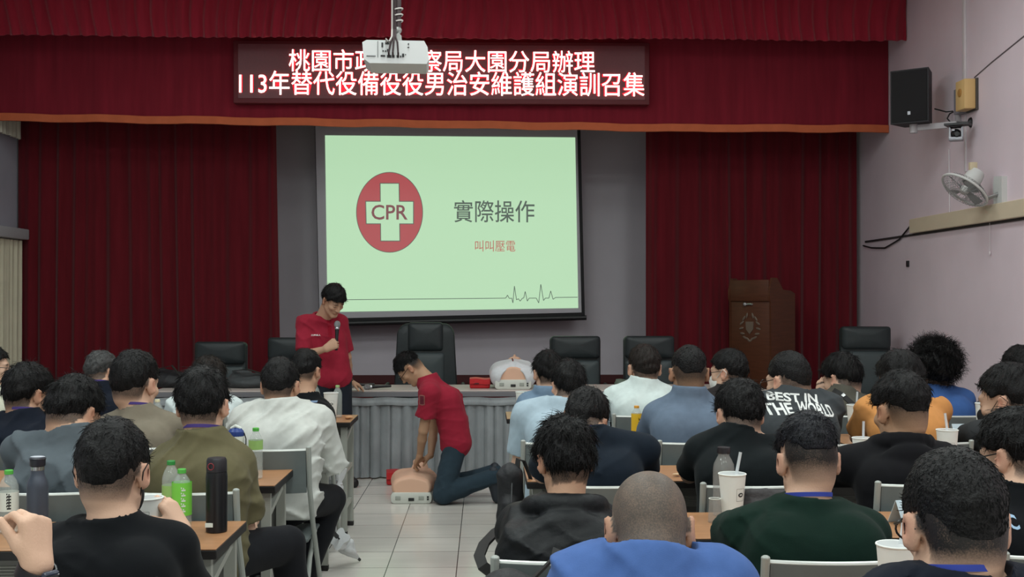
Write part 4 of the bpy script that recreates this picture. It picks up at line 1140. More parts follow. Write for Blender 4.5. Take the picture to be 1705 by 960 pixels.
# --- block beside the fan wall
LBLUE = cloth('light_blue', (162, 180, 192)); BSHIRT = cloth('blue_shirt', (98, 112, 130)); ROYAL = cloth('royal', (72, 100, 156)); DGREEN = cloth('dark_green', (15, 36, 29))
CHAR = cloth('charcoal', (64, 68, 71)); ORANGE = cloth('orange', (204, 142, 84)); COBALT = cloth('cobalt', (62, 94, 150)); GREYOL = cloth('grey_olive', (84, 82, 74))
aud('person with grey buzz cut in bright blue t-shirt', 2.3, (1081, 783, 130), 905, (925, 1255, 935),
    lk(NEAR, seed=31, cloth=ROYAL, hair=dict(none=True, top=0.002, nape=-0.068, stub=0.92, fade=0.02, front=0.06), hair_w=0.155, skin='buzz', build=1.08, fold=0.006, h=0.006, loose=0.006), yaw=0, nod=24, ldx=0.19, legs={'k1': (0.19, 0.43, 0.515), 'a1': (0.16, 0.40, 0.09), 't1': (0.16, 0.55, 0.035)})
aud('person with thick black hair, blue lanyard and navy top, frameless glasses, at the near corner', 2.15, (1590, 742, 163), 938, (1448, 1766, 962),
    lk(NEAR, seed=32, cloth=NAVY_T, hair=hs_(SHORT, top=0.020, side=0.006, back=0.012, nape=-0.030, amp=0.0016, strands=7000, length=0.011, lift=0.22, fade=0.04, taper=0.06, stub=1.0), skin='fair', lanyard=LANYARD_B, build=1.05, h=0.006, glasses=True), yaw=2, nod=14, ldx=0.05)
HOODP = aud('person in black hooded jacket with shaggy black hair', 3.35, (941, 690, 100), 832, (850, 1026, 862),
    lk(NEAR, seed=33, cloth=mat('jacket_black', (15, 18, 21), 0.55, spec=0.3, bump=0.3, bscale=40), hair=SHAG, skin='mid', sleeve='long', loose=0.014, fold=0.008, hood=True, inner=WHITE, top_name='jacket'), yaw=14, nod=18)
aud('person in dark green t-shirt with blue lanyard and blue-black hair above shaved sides', 3.35, (1345, 683, 102), 820, (1206, 1482, 862),
    lk(NEAR, seed=34, cloth=DGREEN, hair=hs_(FADE, top=0.026, side=0.010, stub=1.0), hair_col='blue', skin='fair', lanyard=LANYARD_B, build=1.1, loose=0.004), yaw=4, nod=12)
ECP, ECS, ECO, ECJ = aud('person in black t-shirt with white letters, glasses, cut by the frame edge', 3.4, (1694, 674, 108), 800, (1606, 1800, 824),
    lk(NEAR, seed=35, cloth=BLACK_T, hair=hs_(FULL, nape=-0.045, ear=0.024, stub_nape=-0.068), skin='fair', glasses=True), yaw=28, nod=14)
aud('person in black-blue t-shirt bending down with purple lanyard, tilted black hair', 4.55, (974, 642, 74), 710, (890, 1098, 728),
    lk(NEAR, seed=36, cloth=cloth('blue_black', (24, 32, 42)), hair=SHORT, skin='mid', lanyard=True, face=False), yaw=-20, nod=26, roll=12, lean=0.10, ldx=0.10)
aud('person in plain black t-shirt behind the glass bottle', 4.55, (1232, 628, 79), 706, (1143, 1316, 730),
    lk(NEAR, seed=37, cloth=cloth('black_green', (21, 26, 28)), hair=FULL, skin='fair', face=False), yaw=8, nod=18)
aud('person in black hoodie with white inner collar and tapered haircut', 4.58, (1500, 615, 90), 728, (1398, 1600, 752),
    lk(NEAR, seed=38, cloth=cloth('black_hoodie', (20, 20, 23)), hair=hs_(FADE, nape=-0.012, side=0.016, back=0.018, top=0.026, ear=0.03), skin='tan', sleeve='long', loose=0.016, fold=0.008, hood=True, inner=WHITE, top_name='hoodie', face=False), yaw=16, nod=12)
aud('person in light blue t-shirt at the aisle end of the desk', 5.8, (947, 597, 58), 660, (858, 1010, 676),
    lk(MID, seed=39, cloth=LBLUE, hair=FULL, skin='fair', loose=0.008), yaw=10, nod=14, ldx=0.14, arms={0: dict(e=(-0.045, 0.06, -0.25), w=(0.06, 0.30, -0.10))})
aud('person in slate blue collared shirt with cropped tapered hair', 5.8, (1147, 573, 59), 645, (1075, 1222, 676),
    lk(MID, seed=40, cloth=BSHIRT, hair=hs_(CROP, nape=-0.01), skin='tan', collar=True, loose=0.010, build=1.05, top_name='shirt', lanyard=cloth('navy_band', (38, 50, 92)), lany=0.012), yaw=0, nod=8)
BIP, BIS, BIO, BIJ = aud('person in charcoal t-shirt with bold white lettering across the back', 5.8, (1313, 583, 62), 641, (1250, 1402, 660),
    lk(MID, seed=41, cloth=CHAR, hair=hs_(CROP, top=0.016), skin='fair', glasses=True, face=True, loose=0.004), yaw=32, nod=10, lean=0.16, bow=0.05)
aud('person in orange t-shirt with black hair', 5.8, (1499, 580, 68), 646, (1430, 1582, 666),
    lk(MID, seed=42, cloth=ORANGE, hair=SHORT, hair_col='black', skin='fair', loose=0.008), yaw=30, nod=14, roll=-6, ldx=0.13, legs={'k1': (0.18, 0.43, 0.515), 'a1': (0.17, 0.40, 0.09), 't1': (0.17, 0.55, 0.035)})
aud('person in dark grey top with black face mask near the wall', 5.75, (1681, 602, 84), 694, (1612, 1778, 706),
    lk(MID, seed=43, cloth=cloth('dark_grey', (52, 54, 56)), hair=SHORT, skin='fair', mask=mat('mask_black', (24, 24, 26)), face=True), yaw=42, nod=12)
aud('person in faded blue polo shirt at the front desk beside the aisle', 7.05, (912, 582, 50), 645, (862, 958, 658),
    lk(FAR, seed=44, cloth=cloth('faded_blue', (112, 134, 156)), hair=FULL, skin='fair', collar=True, top_name='shirt'), yaw=14, nod=12, ldx=0.12, arms={0: dict(e=(-0.04, 0.06, -0.24), w=(0.06, 0.28, -0.05))})
aud('person in white collared shirt with a black line round the collar', 7.05, (1073, 571, 54), 630, (1008, 1126, 650),
    lk(FAR, seed=45, cloth=cloth('white_green', (206, 218, 216)), hair=SHORT, hair_col='brown', skin='fair', collar=True, loose=0.012, top_name='shirt', slen=0.98), yaw=6, nod=8)
aud('person with white face mask and glasses in front of the lectern', 7.05, (1213, 579, 52), 640, (1150, 1268, 655),
    lk(FAR, seed=46, cloth=cloth('dark_brown', (46, 42, 42)), hair=SHORT, skin='fair', mask=mat('mask_white', (225, 225, 220), 0.8), glasses=True, face=True), yaw=52, nod=6)
STP, STS, STO, STJ = aud('person in grey-olive t-shirt with black cross strap, hand near the chin', 7.05, (1402, 585, 58), 640, (1362, 1450, 656),
    lk(FAR, seed=47, cloth=GREYOL, hair=FULL, skin='fair', face=True), yaw=34, nod=20, arms={0: dict(e=(0.02, 0.20, -0.20), w=(0.02, 0.20, 0.0), hand=dict(d=vec(0.1, 0.2, 1), n=vec(-0.6, -0.6, 0.1)))})
AFP, AFS, AFO, AFJ = aud('person with big curly black hair and blue top with white piping', 7.05, (1555, 563, 60), 636, (1506, 1624, 652),
    lk(FAR, seed=48, cloth=COBALT, hair=dict(top=0.05, side=0.045, back=0.05, nape=-0.10, front=0.05, ear=-0.05, amp=0.012, strands=3500, length=0.035, curl=0.5, low=True), hair_w=0.19, skin='fair', build=1.05), yaw=10, nod=8)
aud('person with black hair at the wall, only the head showing above the others', 7.05, (1700, 573, 56), 640, (1640, 1765, 655),
    lk(FAR, seed=49, cloth=cloth('dark_grey', (52, 54, 56)), hair=SHORT, skin='mid'), yaw=30, nod=8)

# ---------------------------------------------------------------- the two instructors
RED = cloth('polo_red', (146, 36, 54)); NAVYP = cloth('trousers_navy', (34, 38, 46)); DKP = cloth('trousers_slate', (46, 60, 70))
def framed(O, rz):
    M = Matrix.Rotation(-rz, 3, 'Z')
    return lambda px, py, z: np.array(M @ (W(px, py, z) - O)), (lambda v: np.array(M @ Vector(v)))
# standing presenter, one hand on the table, the other holding a microphone
rz = R(205); O = W(552, 480, 9.2); O = Vector((O.x, O.y - 0.03, 0)); L, D = framed(O, rz)
hs = pxw(47, 9.2) / 0.19 * 0.84
hc = L(555, 473, 9.08) - vec(0, 0, 0.130)
J = dict(hc=hc, R=rot(20, 38, 4), hs=1.0, nb=L(537, 527, 9.2) - vec(0, 0, 0.012), sh=[L(565, 537, 9.28), L(509, 538, 9.10)],
         el=[L(578, 594, 9.33), L(505, 592, 9.00)], wr=[L(582, 633, 9.52), L(543, 580, 8.90)],
         hand=[dict(d=D((0.70, 0.50, -0.42)), n=D((0.25, -0.1, 0.9)), curl=(0.25, 0.25, 0.15), spread=0.16, thumb=0.7, tcurl=0.1),
               dict(d=D((0.85, -0.05, 0.42)), n=D((0.1, -1.0, 0.25)), curl=(1.35, 1.45, 0.8), thumb=0.35, tcurl=0.5)],
         hip=[vec(-0.088, 0.0, 0.90), vec(0.088, 0.0, 0.90)], kn=[vec(-0.10, 0.03, 0.49), vec(0.10, 0.03, 0.49)],
         an=[vec(-0.11, -0.02, 0.09), vec(0.11, -0.01, 0.09)], toe=[vec(-0.15, 0.13, 0.035), vec(0.15, 0.15, 0.035)], hem=0.15, bow=vec(0, 0.0, 0))
PRES, PRSH = person('standing person in red polo shirt speaking into a microphone, one hand on the table', J,
    dict(h=0.0055, hh=0.004, seed=71, cloth=RED, legs=NAVYP, hair=dict(top=0.028, side=0.016, back=0.016, front=0.050, ear=0.018, burn=-0.004, amp=0.004, strands=1500, length=0.026, nape=-0.07), skin='mid', collar=True, collar_r=0.067,
         loose=0.008, build=0.86, fold=0.006, slen=0.84, top_name='polo_shirt', gh=0.007), O, rz)
INK2 = mat('print_white', (226, 228, 226), 0.7)
def on_front(shirt, bm, m, px, py, Z, name):
    """small print on the front of a garment, laid on along the camera-facing side"""
    body = shirt.parent; MW = Matrix.Translation(body.location) @ Matrix.Rotation(body.rotation_euler.z, 4, 'Z'); MI = MW.inverted()
    bv = BVHTree.FromPolygons([MW @ v.co for v in shirt.data.vertices], [tuple(p.vertices) for p in shirt.data.polygons])
    c = W(px, py, Z)
    for v in bm.verts:
        p = Vector((c.x + v.co.x, c.y - 1.0, c.z + v.co.y)); h, n, _, _ = bv.ray_cast(p, Vector((0, 1, 0)))
        q = (h + Vector((0, -0.0025, 0))) if h is not None else Vector((p.x, c.y, p.z))
        v.co = MI @ q
    return obj(name, bm, m, shirt, smooth=0)
t = text_mesh('三隊長人', 0.075, 0.014, offset=0.02); bmesh.ops.triangulate(t, faces=t.faces)
on_front(PRSH, t, INK2, 531, 556.5, 9.2, 'chest_lettering')
# buttoned placket
bm = BM(); bmesh.ops.create_grid(bm, x_segments=2, y_segments=8, size=0.5)
for v in bm.verts: v.co = Vector((v.co.x * 0.028 + v.co.y * -0.02, v.co.y * 0.15, 0))
on_front(PRSH, bm, cloth('placket_red', (140, 24, 42)), 551, 545, 9.2, 'placket')
# wrist watch on the table hand
def band(parent, c, axis, r, w, m, name='watch_strap'):
    axis = unit(axis); e1 = unit(np.cross(axis, (0.3, 0.2, 0.9))); e2 = np.cross(axis, e1)
    pts = [c + r * (e1 * math.cos(a) + e2 * math.sin(a)) for a in np.linspace(0, 2 * math.pi, 25)]
    return ring_band(name, pts, w, 0.003, m, parent, [p - c for p in pts]), e1, e2
WM = mat('watch_black', (22, 23, 28), 0.4)
w0 = J['wr'][0]; ax0 = unit(J['wr'][0] - J['el'][0])
b_, _, _ = band(PRES, w0 - ax0 * 0.015, ax0, 0.0305, 0.02, WM)
wd = D((-0.1, -1, 0.3)); wd = unit(wd - ax0 * (wd @ ax0))
bm = BM(); Mq = Matrix((Vector(np.cross(wd, ax0)), Vector(ax0), Vector(wd))).transposed().to_4x4(); Mq.translation = Vector(w0 - ax0 * 0.015 + wd * 0.032)
lathe(bm, [(0.019, -0.004), (0.020, 0.0), (0.018, 0.006)], 20, M=Mq); obj('watch_case', bm, WM, b_)
# the microphone in his hand
def microphone(label, base, axis, group=None, sw=1.0):
    axis = Vector(axis).normalized(); u, v = frame_of(axis)
    Mx = Matrix((u, v, axis)).transposed().to_4x4(); Mx.translation = Vector(base)
    t = thing('microphone', label, 'microphone', base, 0, group)
    L0 = Mx.copy(); L0.translation = (0, 0, 0)
    bm = BM(); lathe(bm, [(0.010, 0), (0.0115, 0.01), (0.0125, 0.10), (0.016, 0.155), (0.017, 0.17)], 16, M=L0); obj('handle', bm, mat('mic_black', (26, 26, 28), 0.4), t)
    bm = BM(); lathe(bm, [(0.0185, 0.168), (0.0195, 0.172), (0.0195, 0.180), (0.0185, 0.184)], 16, M=L0); obj('collar_ring', bm, mat('chrome', (180, 182, 185), 0.25, 0.9), t)
    bm = BM(); lathe(bm, [(0.017, 0.182), (0.024, 0.195), (0.026, 0.208), (0.024, 0.222), (0.015, 0.234), (0.004, 0.238)], 16, M=L0)
    obj('grille', bm, mat('mic_grille', (150, 152, 154), 0.4, 0.7, bump=0.6, bscale=700), t)
    return t
hd = np.array(Matrix.Rotation(rz, 3, 'Z') @ Vector(J['wr'][1] + unit(J['hand'][1]['d']) * 0.092 - unit(J['hand'][1]['n']) * 0.026)) + np.array(O)
ma = unit(vec(0.02, 0.12, 1.0))
microphone('handheld microphone with silver grille held at the mouth of the standing person', hd - ma * 0.05, ma)

# kneeling rescuer, arms straight on the practice dummy
rz = R(92); O = W(757, 480, 8.5); O = Vector((O.x, O.y, 0)); L, D = framed(O, rz)
J = dict(hc=L(682, 613, 8.52), R=rot(0, 52, 0), hs=0.99, nb=L(712, 632, 8.5), sh=[L(716, 654, 8.32), L(722, 654, 8.70)],
         el=[L(705, 716, 8.36), L(722, 716, 8.72)], wr=[L(699, 757, 8.50), L(717, 758, 8.62)],
         hand=[dict(d=D((-0.35, 0.55, -0.75)), n=D((-0.7, 0.0, 0.6)), curl=(0.3, 0.5, 0.3), thumb=0.5), dict(d=D((-0.85, -0.25, -0.40)), n=D((-0.3, 0.1, 0.95)), curl=(0.2, 0.3, 0.2))],
         hip=[L(760, 736, 8.41), L(760, 736, 8.59)], kn=[L(737, 820, 8.36), L(739, 814, 8.64)], an=[L(818, 794, 8.38), L(820, 786, 8.66)],
         toe=[L(829, 823, 8.40), L(831, 812, 8.68)], hem=0.13, bow=D((0.06, 0, 0.02)), sole=D((1, 0, 0.2)))
for i in (0, 1): J['toe'][i][2] = 0.045; J['kn'][i][2] = max(0.075, 0.075)
KN, KNS = person('kneeling person in red polo shirt and glasses pressing on a practice dummy', J,
    dict(h=0.0055, hh=0.004, seed=83, cloth=RED, legs=DKP, hair=hs_(FADE, top=0.020, side=0.006, nape=0.0, ear=0.040, front=0.060, strands=2200, length=0.02, lift=0.35, stub=1.0), skin='tan', collar=True, collar_r=0.065, loose=0.009, build=0.90, fold=0.006, slen=0.62,
         top_name='polo_shirt', gh=0.007, th=0.009, tfold=0.005, glasses=True, shoe=mat('boot_dark', (38, 44, 52), 0.6)), O, rz)
bm = BM(); bmesh.ops.create_grid(bm, x_segments=4, y_segments=6, size=0.5)
for v in bm.verts: v.co = Vector((v.co.x * 0.042, v.co.y * (0.080 - 0.02 * abs(v.co.x)), 0))
pb = on_front(KNS, bm, mat('patch_rim', (150, 96, 88), 0.7), 703, 665, 8.3, 'sleeve_patch')
bm = BM(); bmesh.ops.create_grid(bm, x_segments=4, y_segments=6, size=0.5)
for v in bm.verts: v.co = Vector((v.co.x * 0.030, v.co.y * 0.062, 0))
o2 = on_front(KNS, bm, mat('patch_dark', (96, 26, 42), 0.7), 703, 665, 8.3, 'patch_field')
for v in o2.data.vertices: v.co += Vector(D((0, -0.002, 0)))

# practice dummies: head and chest of a person on a white base, seen from the belly end
DSK = mat('dummy_skin', (226, 182, 156), 0.5, spec=0.3); DWH = mat('dummy_base_white', (206, 208, 200), 0.5)
def dummy(label, loc, w=0.31, dressed=False, rz=0.0):
    t = thing('practice_dummy', label, 'training dummy', loc, rz, None)
    a = w / 2
    V = Vol((-a - 0.06, -0.05, 0.03), (a + 0.06, 0.75, 0.30), 0.006)
    for x in (-1, 1):
        V.cone((x * (a - 0.075), 0.05, 0.115), (x * (a - 0.06), 0.36, 0.115), 0.072, 0.082, 0.06)
        V.cone((x * (a - 0.07), 0.36, 0.115), (x * 0.05, 0.44, 0.105), 0.078, 0.055, 0.05)
    V.cone((0, 0.06, 0.125), (0, 0.34, 0.13), 0.085, 0.088, 0.05); V.cone((0, 0.40, 0.11), (0, 0.52, 0.13), 0.052, 0.048, 0.03)
    hm = Matrix.Rotation(R(90), 3, 'X')
    head_solid(V, vec(0.03, 0.60, 0.165), np.array(Matrix.Rotation(R(86), 3, 'X')), 0.92)
    V.plane(vec(0, 0.0, 0.062), vec(0, 0, -1)); V.plane(vec(0, 0.0, 0), vec(0, -1, 0))
    P, F = V.nets(); np_mesh('dummy_body', P, F, DSK, t)
    bm = BM(); prism(bm, rrect(w, 0.0, 0.085, 0.03), 'y', -0.012, 0.42); box(bm, (-0.10, 0.42, 0.0), (0.10, 0.70, 0.05)); obj('base_tray', bm, DWH, t, bevel=0.01)
    bm = BM(); box(bm, (-0.022, -0.018, 0.022), (0.022, -0.010, 0.045)); obj('latch', bm, mat('latch_dark', (40, 42, 42), 0.5), t, bevel=0.003)
    for x in (-0.10, 0.075):
        bm = BM(); box(bm, (x - 0.02, -0.016, 0.028), (x + 0.02, -0.011, 0.058)); obj('foot_clip', bm, mat('dummy_clip', (158, 162, 154), 0.5), t, bevel=0.003)
    for z in (0.034, 0.052):
        bm = BM(); box(bm, (0.118, -0.0165, z - 0.006), (0.132, -0.011, z + 0.006)); obj('indicator', bm, mat('latch_dark', (40, 42, 42), 0.5), t)
    if dressed:
        V = Vol((-a - 0.10, -0.03, 0.002), (a + 0.10, 0.56, 0.32), 0.006)
        for x in (-1, 1):
            V.cone((x * (a - 0.055), 0.07, 0.105), (x * (a - 0.055), 0.36, 0.118), 0.095, 0.098, 0.05)
            V.cone((x * (a - 0.07), 0.36, 0.115), (x * 0.05, 0.46, 0.105), 0.09, 0.066, 0.05)
        V.cone((0, 0.10, 0.135), (0, 0.34, 0.14), 0.100, 0.102, 0.05)
        V.d += creases(V.grid(), 5, 0.006).astype(np.float32)
        V.ell((0, -0.02, 0.05), (0.115, 0.13, 0.135), 0.012, op='s')
        V.plane(vec(0, 0, 0.006), vec(0, 0, -1))
        P, F = V.nets(); sh = np_mesh('white_shirt', P, F, cloth('dummy_shirt', (214, 216, 220)), t)
        bm = BM(); tube(bm, [(0, 0.09, 0.236), (0, 0.14, 0.250), (0, 0.34, 0.250), (0, 0.42, 0.20)], 0.006, 6); obj('red_piping', bm, mat('piping_red', (110, 36, 40), 0.7), sh)
    return t
d1 = W(685, 830, 8.40)
dummy('bare skin-coloured practice dummy lying on the tiles under the kneeling person', (d1.x, 8.42, 0.0))
d2 = W(854, 640, 9.80)
dummy('practice dummy in white shirt with red piping lying on the long table', (d2.x, 9.72, TZ), w=0.32, dressed=True)

# somebody cut by the frame: only the raised right hand shows
O = Vector((-1.22, 2.0, 0)); o = np.array(O)
PW = lambda x, y, z: np.array(W(x, y, z)) - o
wr1 = PW(63, 941, 2.0)
J = dict(hc=vec(0.0, 0.16, 1.12), R=rot(0, 16), hs=1.0, nb=vec(0, 0.10, 0.97), sh=[vec(-0.18, 0.09, 0.91), vec(0.18, 0.09, 0.91)],
         el=[vec(-0.22, 0.22, 0.775), vec(0.30, 0.08, 0.80)], wr=[vec(-0.06, 0.42, 0.81), wr1],
         hand=[dict(d=vec(0.3, 1, -0.1), n=vec(0, 0, 1)), dict(d=vec(-0.10, 0.12, 1), n=vec(0.93, -0.42, 0.10), curl=[(0.95, 0.95, 0.5), (1.15, 1.05, 0.5), (1.3, 1.2, 0.6), (1.35, 1.2, 0.6)], thumb=0.30, tcurl=0.0, s=0.90, spread=0.0)],
         hip=[vec(-0.09, 0, 0.535), vec(0.09, 0, 0.535)], kn=[vec(-0.15, 0.43, 0.515), vec(0.15, 0.43, 0.515)], an=[vec(-0.15, 0.40, 0.09), vec(0.15, 0.40, 0.09)], toe=[vec(-0.17, 0.55, 0.035), vec(0.17, 0.55, 0.035)], bow=vec(0, -0.02, 0))
HP, HS = person('person cut off by the frame, only a half-closed raised hand with dark smartwatch showing', J,
    dict(h=0.0048, hh=0.006, gh=0.012, seed=91, cloth=BLACK_T, hair=SHORT, skin='fair', face=False), O)
SEATS.append((O.x, O.y, 'person cut off by the frame'))
axw = unit(J['wr'][1] - J['el'][1]); wc = J['wr'][1] - axw * 0.012
b_, _, _ = band(HP, wc, axw, 0.031, 0.024, WM)
wd = vec(0.86, -0.45, 0.1); wd = unit(wd - axw * (wd @ axw))
Mq = Matrix((Vector(np.cross(wd, axw)), Vector(axw), Vector(wd))).transposed().to_4x4(); Mq.translation = Vector(wc + wd * 0.030)
bm = BM(); box(bm, (-0.017, -0.021, -0.002), (0.017, 0.021, 0.010), M=Mq); obj('watch_case', bm, mat('watch_blue_grey', (52, 58, 72), 0.3), b_, bevel=0.005)
bm = BM(); box(bm, (-0.014, -0.017, 0.010), (0.014, 0.017, 0.0108), M=Mq); obj('watch_screen', bm, mat('watch_glass', (16, 20, 30), 0.08), b_)

# one folding chair under every seated figure
C0 = None
for n_, (x, y, who) in enumerate(SEATS):
    if C0 is None: C0 = t = make_chair()
    else: t = copy_tree(C0)
    t.location = (x, y, 0); t['group'] = 'grey folding chairs of the audience'
    t['label'] = 'grey folding chair under the ' + ' '.join(who.split(',')[0].split()[:10])
    t['category'] = 'chair'

def conform(name, shirt, bm, m, px, py, Z, off=0.002, parent=None, tilt=0.0, cuts=3):
    """lay flat lettering (in the XY plane) on the back of a garment"""
    bmesh.ops.triangulate(bm, faces=bm.faces)
    for _ in range(cuts):
        long = [e for e in bm.edges if e.calc_length() > 0.012]
        if not long: break
        bmesh.ops.subdivide_edges(bm, edges=long, cuts=1); bmesh.ops.triangulate(bm, faces=bm.faces)
    body = shirt.parent; O = body.location
    bv = BVHTree.FromPolygons([v.co.copy() for v in shirt.data.vertices], [tuple(p.vertices) for p in shirt.data.polygons])
    c = W(px, py, Z) - O
    for v in bm.verts:
        q = Matrix.Rotation(tilt, 3, 'Z') @ v.co
        p = Vector((c.x + q.x, c.y - 0.6, c.z + q.y))
        hit, nrm, _, _ = bv.ray_cast(p, Vector((0, 1, 0)))
        v.co = hit + Vector((0, -off, 0)) if hit is not None else Vector((p.x, c.y - 0.1, p.z))
    return obj(name, bm, m, shirt, smooth=0)
INKW = mat('print_white', (226, 228, 226), 0.7)
z_ = 5.62
def line(shirt, body_, s, x0, x1, y0, y1, Z, m, off=0.02, tilt=0.0, nm='printed_words'):
    conform(nm, shirt, text_mesh(s, (x1 - x0) * Z / FPX, (y1 - y0) * Z / FPX, offset=off), m, (x0 + x1) / 2, (y0 + y1) / 2, Z, tilt=tilt)
line(BIS, BIP, 'BEST', 1288, 1338, 656, 670, z_, INKW, 0.03, R(-2))
line(BIS, BIP, 'IN', 1346, 1371, 658, 672, z_, INKW, 0.03, R(-8))
line(BIS, BIP, 'THE', 1278, 1322, 673, 690, z_, INKW, 0.03, R(4))
line(BIS, BIP, 'WORLD', 1329, 1391, 672, 690, z_, INKW, 0.03, R(-8))
line(BIS, BIP, 'CM PUNK', 1312, 1362, 692, 702, z_, INKW, 0.02)
line(ECS, ECP, 'E', 1676, 1688, 864, 885, 3.2, INKW, 0.03)
line(ECS, ECP, 'C', 1692, 1709, 864, 885, 3.2, mat('print_blue_white', (150, 180, 206), 0.7), 0.03)
PB = mat('print_blue', (40, 52, 88), 0.7)
bm = BM(); bmesh.ops.create_grid(bm, x_segments=8, y_segments=8, size=0.5)
for v in bm.verts: v.co = Vector((v.co.x * 0.09, v.co.y * 0.075, 0))
conform('printed_block', BTS, bm, PB, 519, 684, 6.8, cuts=0)
bm = BM(); bmesh.ops.create_grid(bm, x_segments=8, y_segments=1, size=0.5)
for v in bm.verts: v.co = Vector((v.co.x * 0.075, v.co.y * 0.010, 0))
conform('printed_line', BTS, bm, mat('print_light_blue', (110, 132, 160), 0.7), 518, 668, 6.8, cuts=0)
# white piping on the blue top, strap across the grey-olive shirt
def strip(name, shirt, pxs, Z, w, m, off=0.004):
    body = shirt.parent; O = body.location
    bv = BVHTree.FromPolygons([v.co.copy() for v in shirt.data.vertices], [tuple(p.vertices) for p in shirt.data.polygons])
    pts = []; nr = []
    P = [W(x, y, Z) - O for x, y in pxs]
    for a, b in zip(P, P[1:]):
        for k in range(6):
            p = a.lerp(b, k / 6); h, n, _, _ = bv.ray_cast(Vector((p.x, p.y - 0.6, p.z)), Vector((0, 1, 0)))
            if h is not None: pts.append(h + n * off); nr.append(n)
    if len(pts) > 2: return ring_band(name, pts, w, 0.003, m, shirt, nr)
strip('white_piping', AFS, [(1523, 640), (1512, 646)], 7.0, 0.012, INKW)
strip('white_piping', AFS, [(1592, 637), (1606, 642), (1614, 650)], 7.0, 0.012, INKW)
strip('cross_strap', STS, [(1388, 650), (1398, 657), (1412, 672), (1424, 690)], 7.0, 0.035, mat('strap_black', (28, 27, 27), 0.7))
strip('strap_buckle', STS, [(1398, 656), (1401, 660)], 7.0, 0.022, mat('buckle_steel', (160, 160, 160), 0.3, 0.8), 0.009)

# ---------------------------------------------------------------- projector hanging from the ceiling
pz = 5.5; pc_ = W(659, 88, pz)
pj = thing('projector', 'white ceiling projector hanging on a cable-wrapped pole in front of the sign', 'projector', (pc_.x, pc_.y, pc_.z), R(3))
PW_ = mat('projector_white', (214, 216, 216), 0.45); PDK = mat('port_dark', (30, 30, 32), 0.5); CAB = mat('cable_dark', (44, 26, 30), 0.5)
w_ = 0.328; h0, h1 = -0.03, 0.062
bm = BM(); prism(bm, [(-w_ / 2 + 0.02, h1), (w_ / 2 - 0.025, h1), (w_ / 2 - 0.008, h1 - 0.03), (w_ / 2, h0), (w_ / 2 - 0.012, h0 - 0.022), (-w_ / 2 + 0.035, h0 - 0.022), (-w_ / 2 + 0.006, h0), (-w_ / 2, h1 - 0.012)], 'y', 0.0, 0.25)
obj('housing', bm, PW_, pj, bevel=0.006)
bm = BM(); box(bm, (-w_ / 2 + 0.075, -0.004, h0 + 0.006), (-w_ / 2 + 0.077, 0.002, h1 - 0.006)); obj('panel_seam', bm, PDK, pj, smooth=0)
for x, z, a, b in ((-0.066, 0.038, 0.008, 0.022), (-0.063, -0.016, 0.022, 0.007), (-0.062, 0.008, 0.007, 0.006), (-0.050, 0.008, 0.006, 0.006), (-0.040, 0.012, 0.006, 0.012), (0.036, -0.012, 0.010, 0.016), (0.024, -0.018, 0.006, 0.008), (0.062, 0.028, 0.008, 0.004), (0.062, 0.044, 0.005, 0.007), (0.048, -0.008, 0.004, 0.004), (-0.043, 0.048, 0.018, 0.012), (-0.032, -0.018, 0.022, 0.012), (-0.012, -0.018, 0.012, 0.012), (0.010, -0.018, 0.012, 0.012)):
    bm = BM(); box(bm, (x - a / 2, -0.006, z - b / 2), (x + a / 2, 0.002, z + b / 2)); obj('port', bm, PDK, pj, smooth=0)
for k in range(9):
    x = -0.143 + k * 0.0050
    bm = BM(); box(bm, (x, -0.003, -0.0205), (x + 0.0035, 0.002, -0.0155)); obj('maker_mark', bm, PDK, pj, smooth=0)
bm = BM(); prism(bm, [(-0.02, 0.062), (0.03, 0.062), (0.026, 0.10), (0.012, 0.115), (-0.012, 0.10)], 'y', 0.06, 0.12); obj('mount_bracket', bm, mat('bracket_grey', (150, 150, 148), 0.4, 0.4), pj, bevel=0.004)
bm = BM(); sphere(bm, (0.006, 0.085, 0.132), (0.022, 0.022, 0.020), 12); obj('swivel_joint', bm, mat('bracket_grey', (150, 150, 148)), pj)
zt = ZC - pc_.z
bm = BM(); tube(bm, [(0.006, 0.09, 0.13), (0.006, 0.09, zt)], 0.019, 12); obj('pole', bm, mat('pole_dark', (74, 64, 66), 0.4, 0.5), pj)
bm = BM(); lathe(bm, [(0.07, zt - 0.012), (0.07, zt)], 20, c=(0.006, 0.09, 0)); obj('ceiling_plate', bm, mat('bracket_grey', (150, 150, 148)), pj)
for z in (0.175, 0.205, 0.235, 0.40):
    bm = BM(); tube(bm, [(0.006 + 0.026 * math.cos(a), 0.088 + 0.028 * math.sin(a), z + 0.006 * math.cos(a)) for a in np.linspace(0, 6.283, 15)], 0.0035, 6, cap=False); obj('cable_tie', bm, mat('tie_light', (196, 190, 186), 0.5), pj)
for x1, x0, mt in ((-0.034, -0.012, CAB), (-0.014, -0.008, CAB), (0.012, -0.002, CAB), (-0.046, -0.020, mat('cable_grey', (170, 164, 160), 0.5))):
    zz0 = -0.016 if x1 > -0.04 else 0.05
    bm = BM(); tube(bm, [(x1, -0.008, zz0), (x1, -0.03, zz0 + 0.012), (x1 * 0.7, -0.02, 0.05), (x0, 0.02, 0.085), (x0, 0.06, 0.13), (x0, 0.066, 0.22), (x0, 0.066, zt - 0.02)], 0.0045, 8); obj('cable', bm, mt, pj)

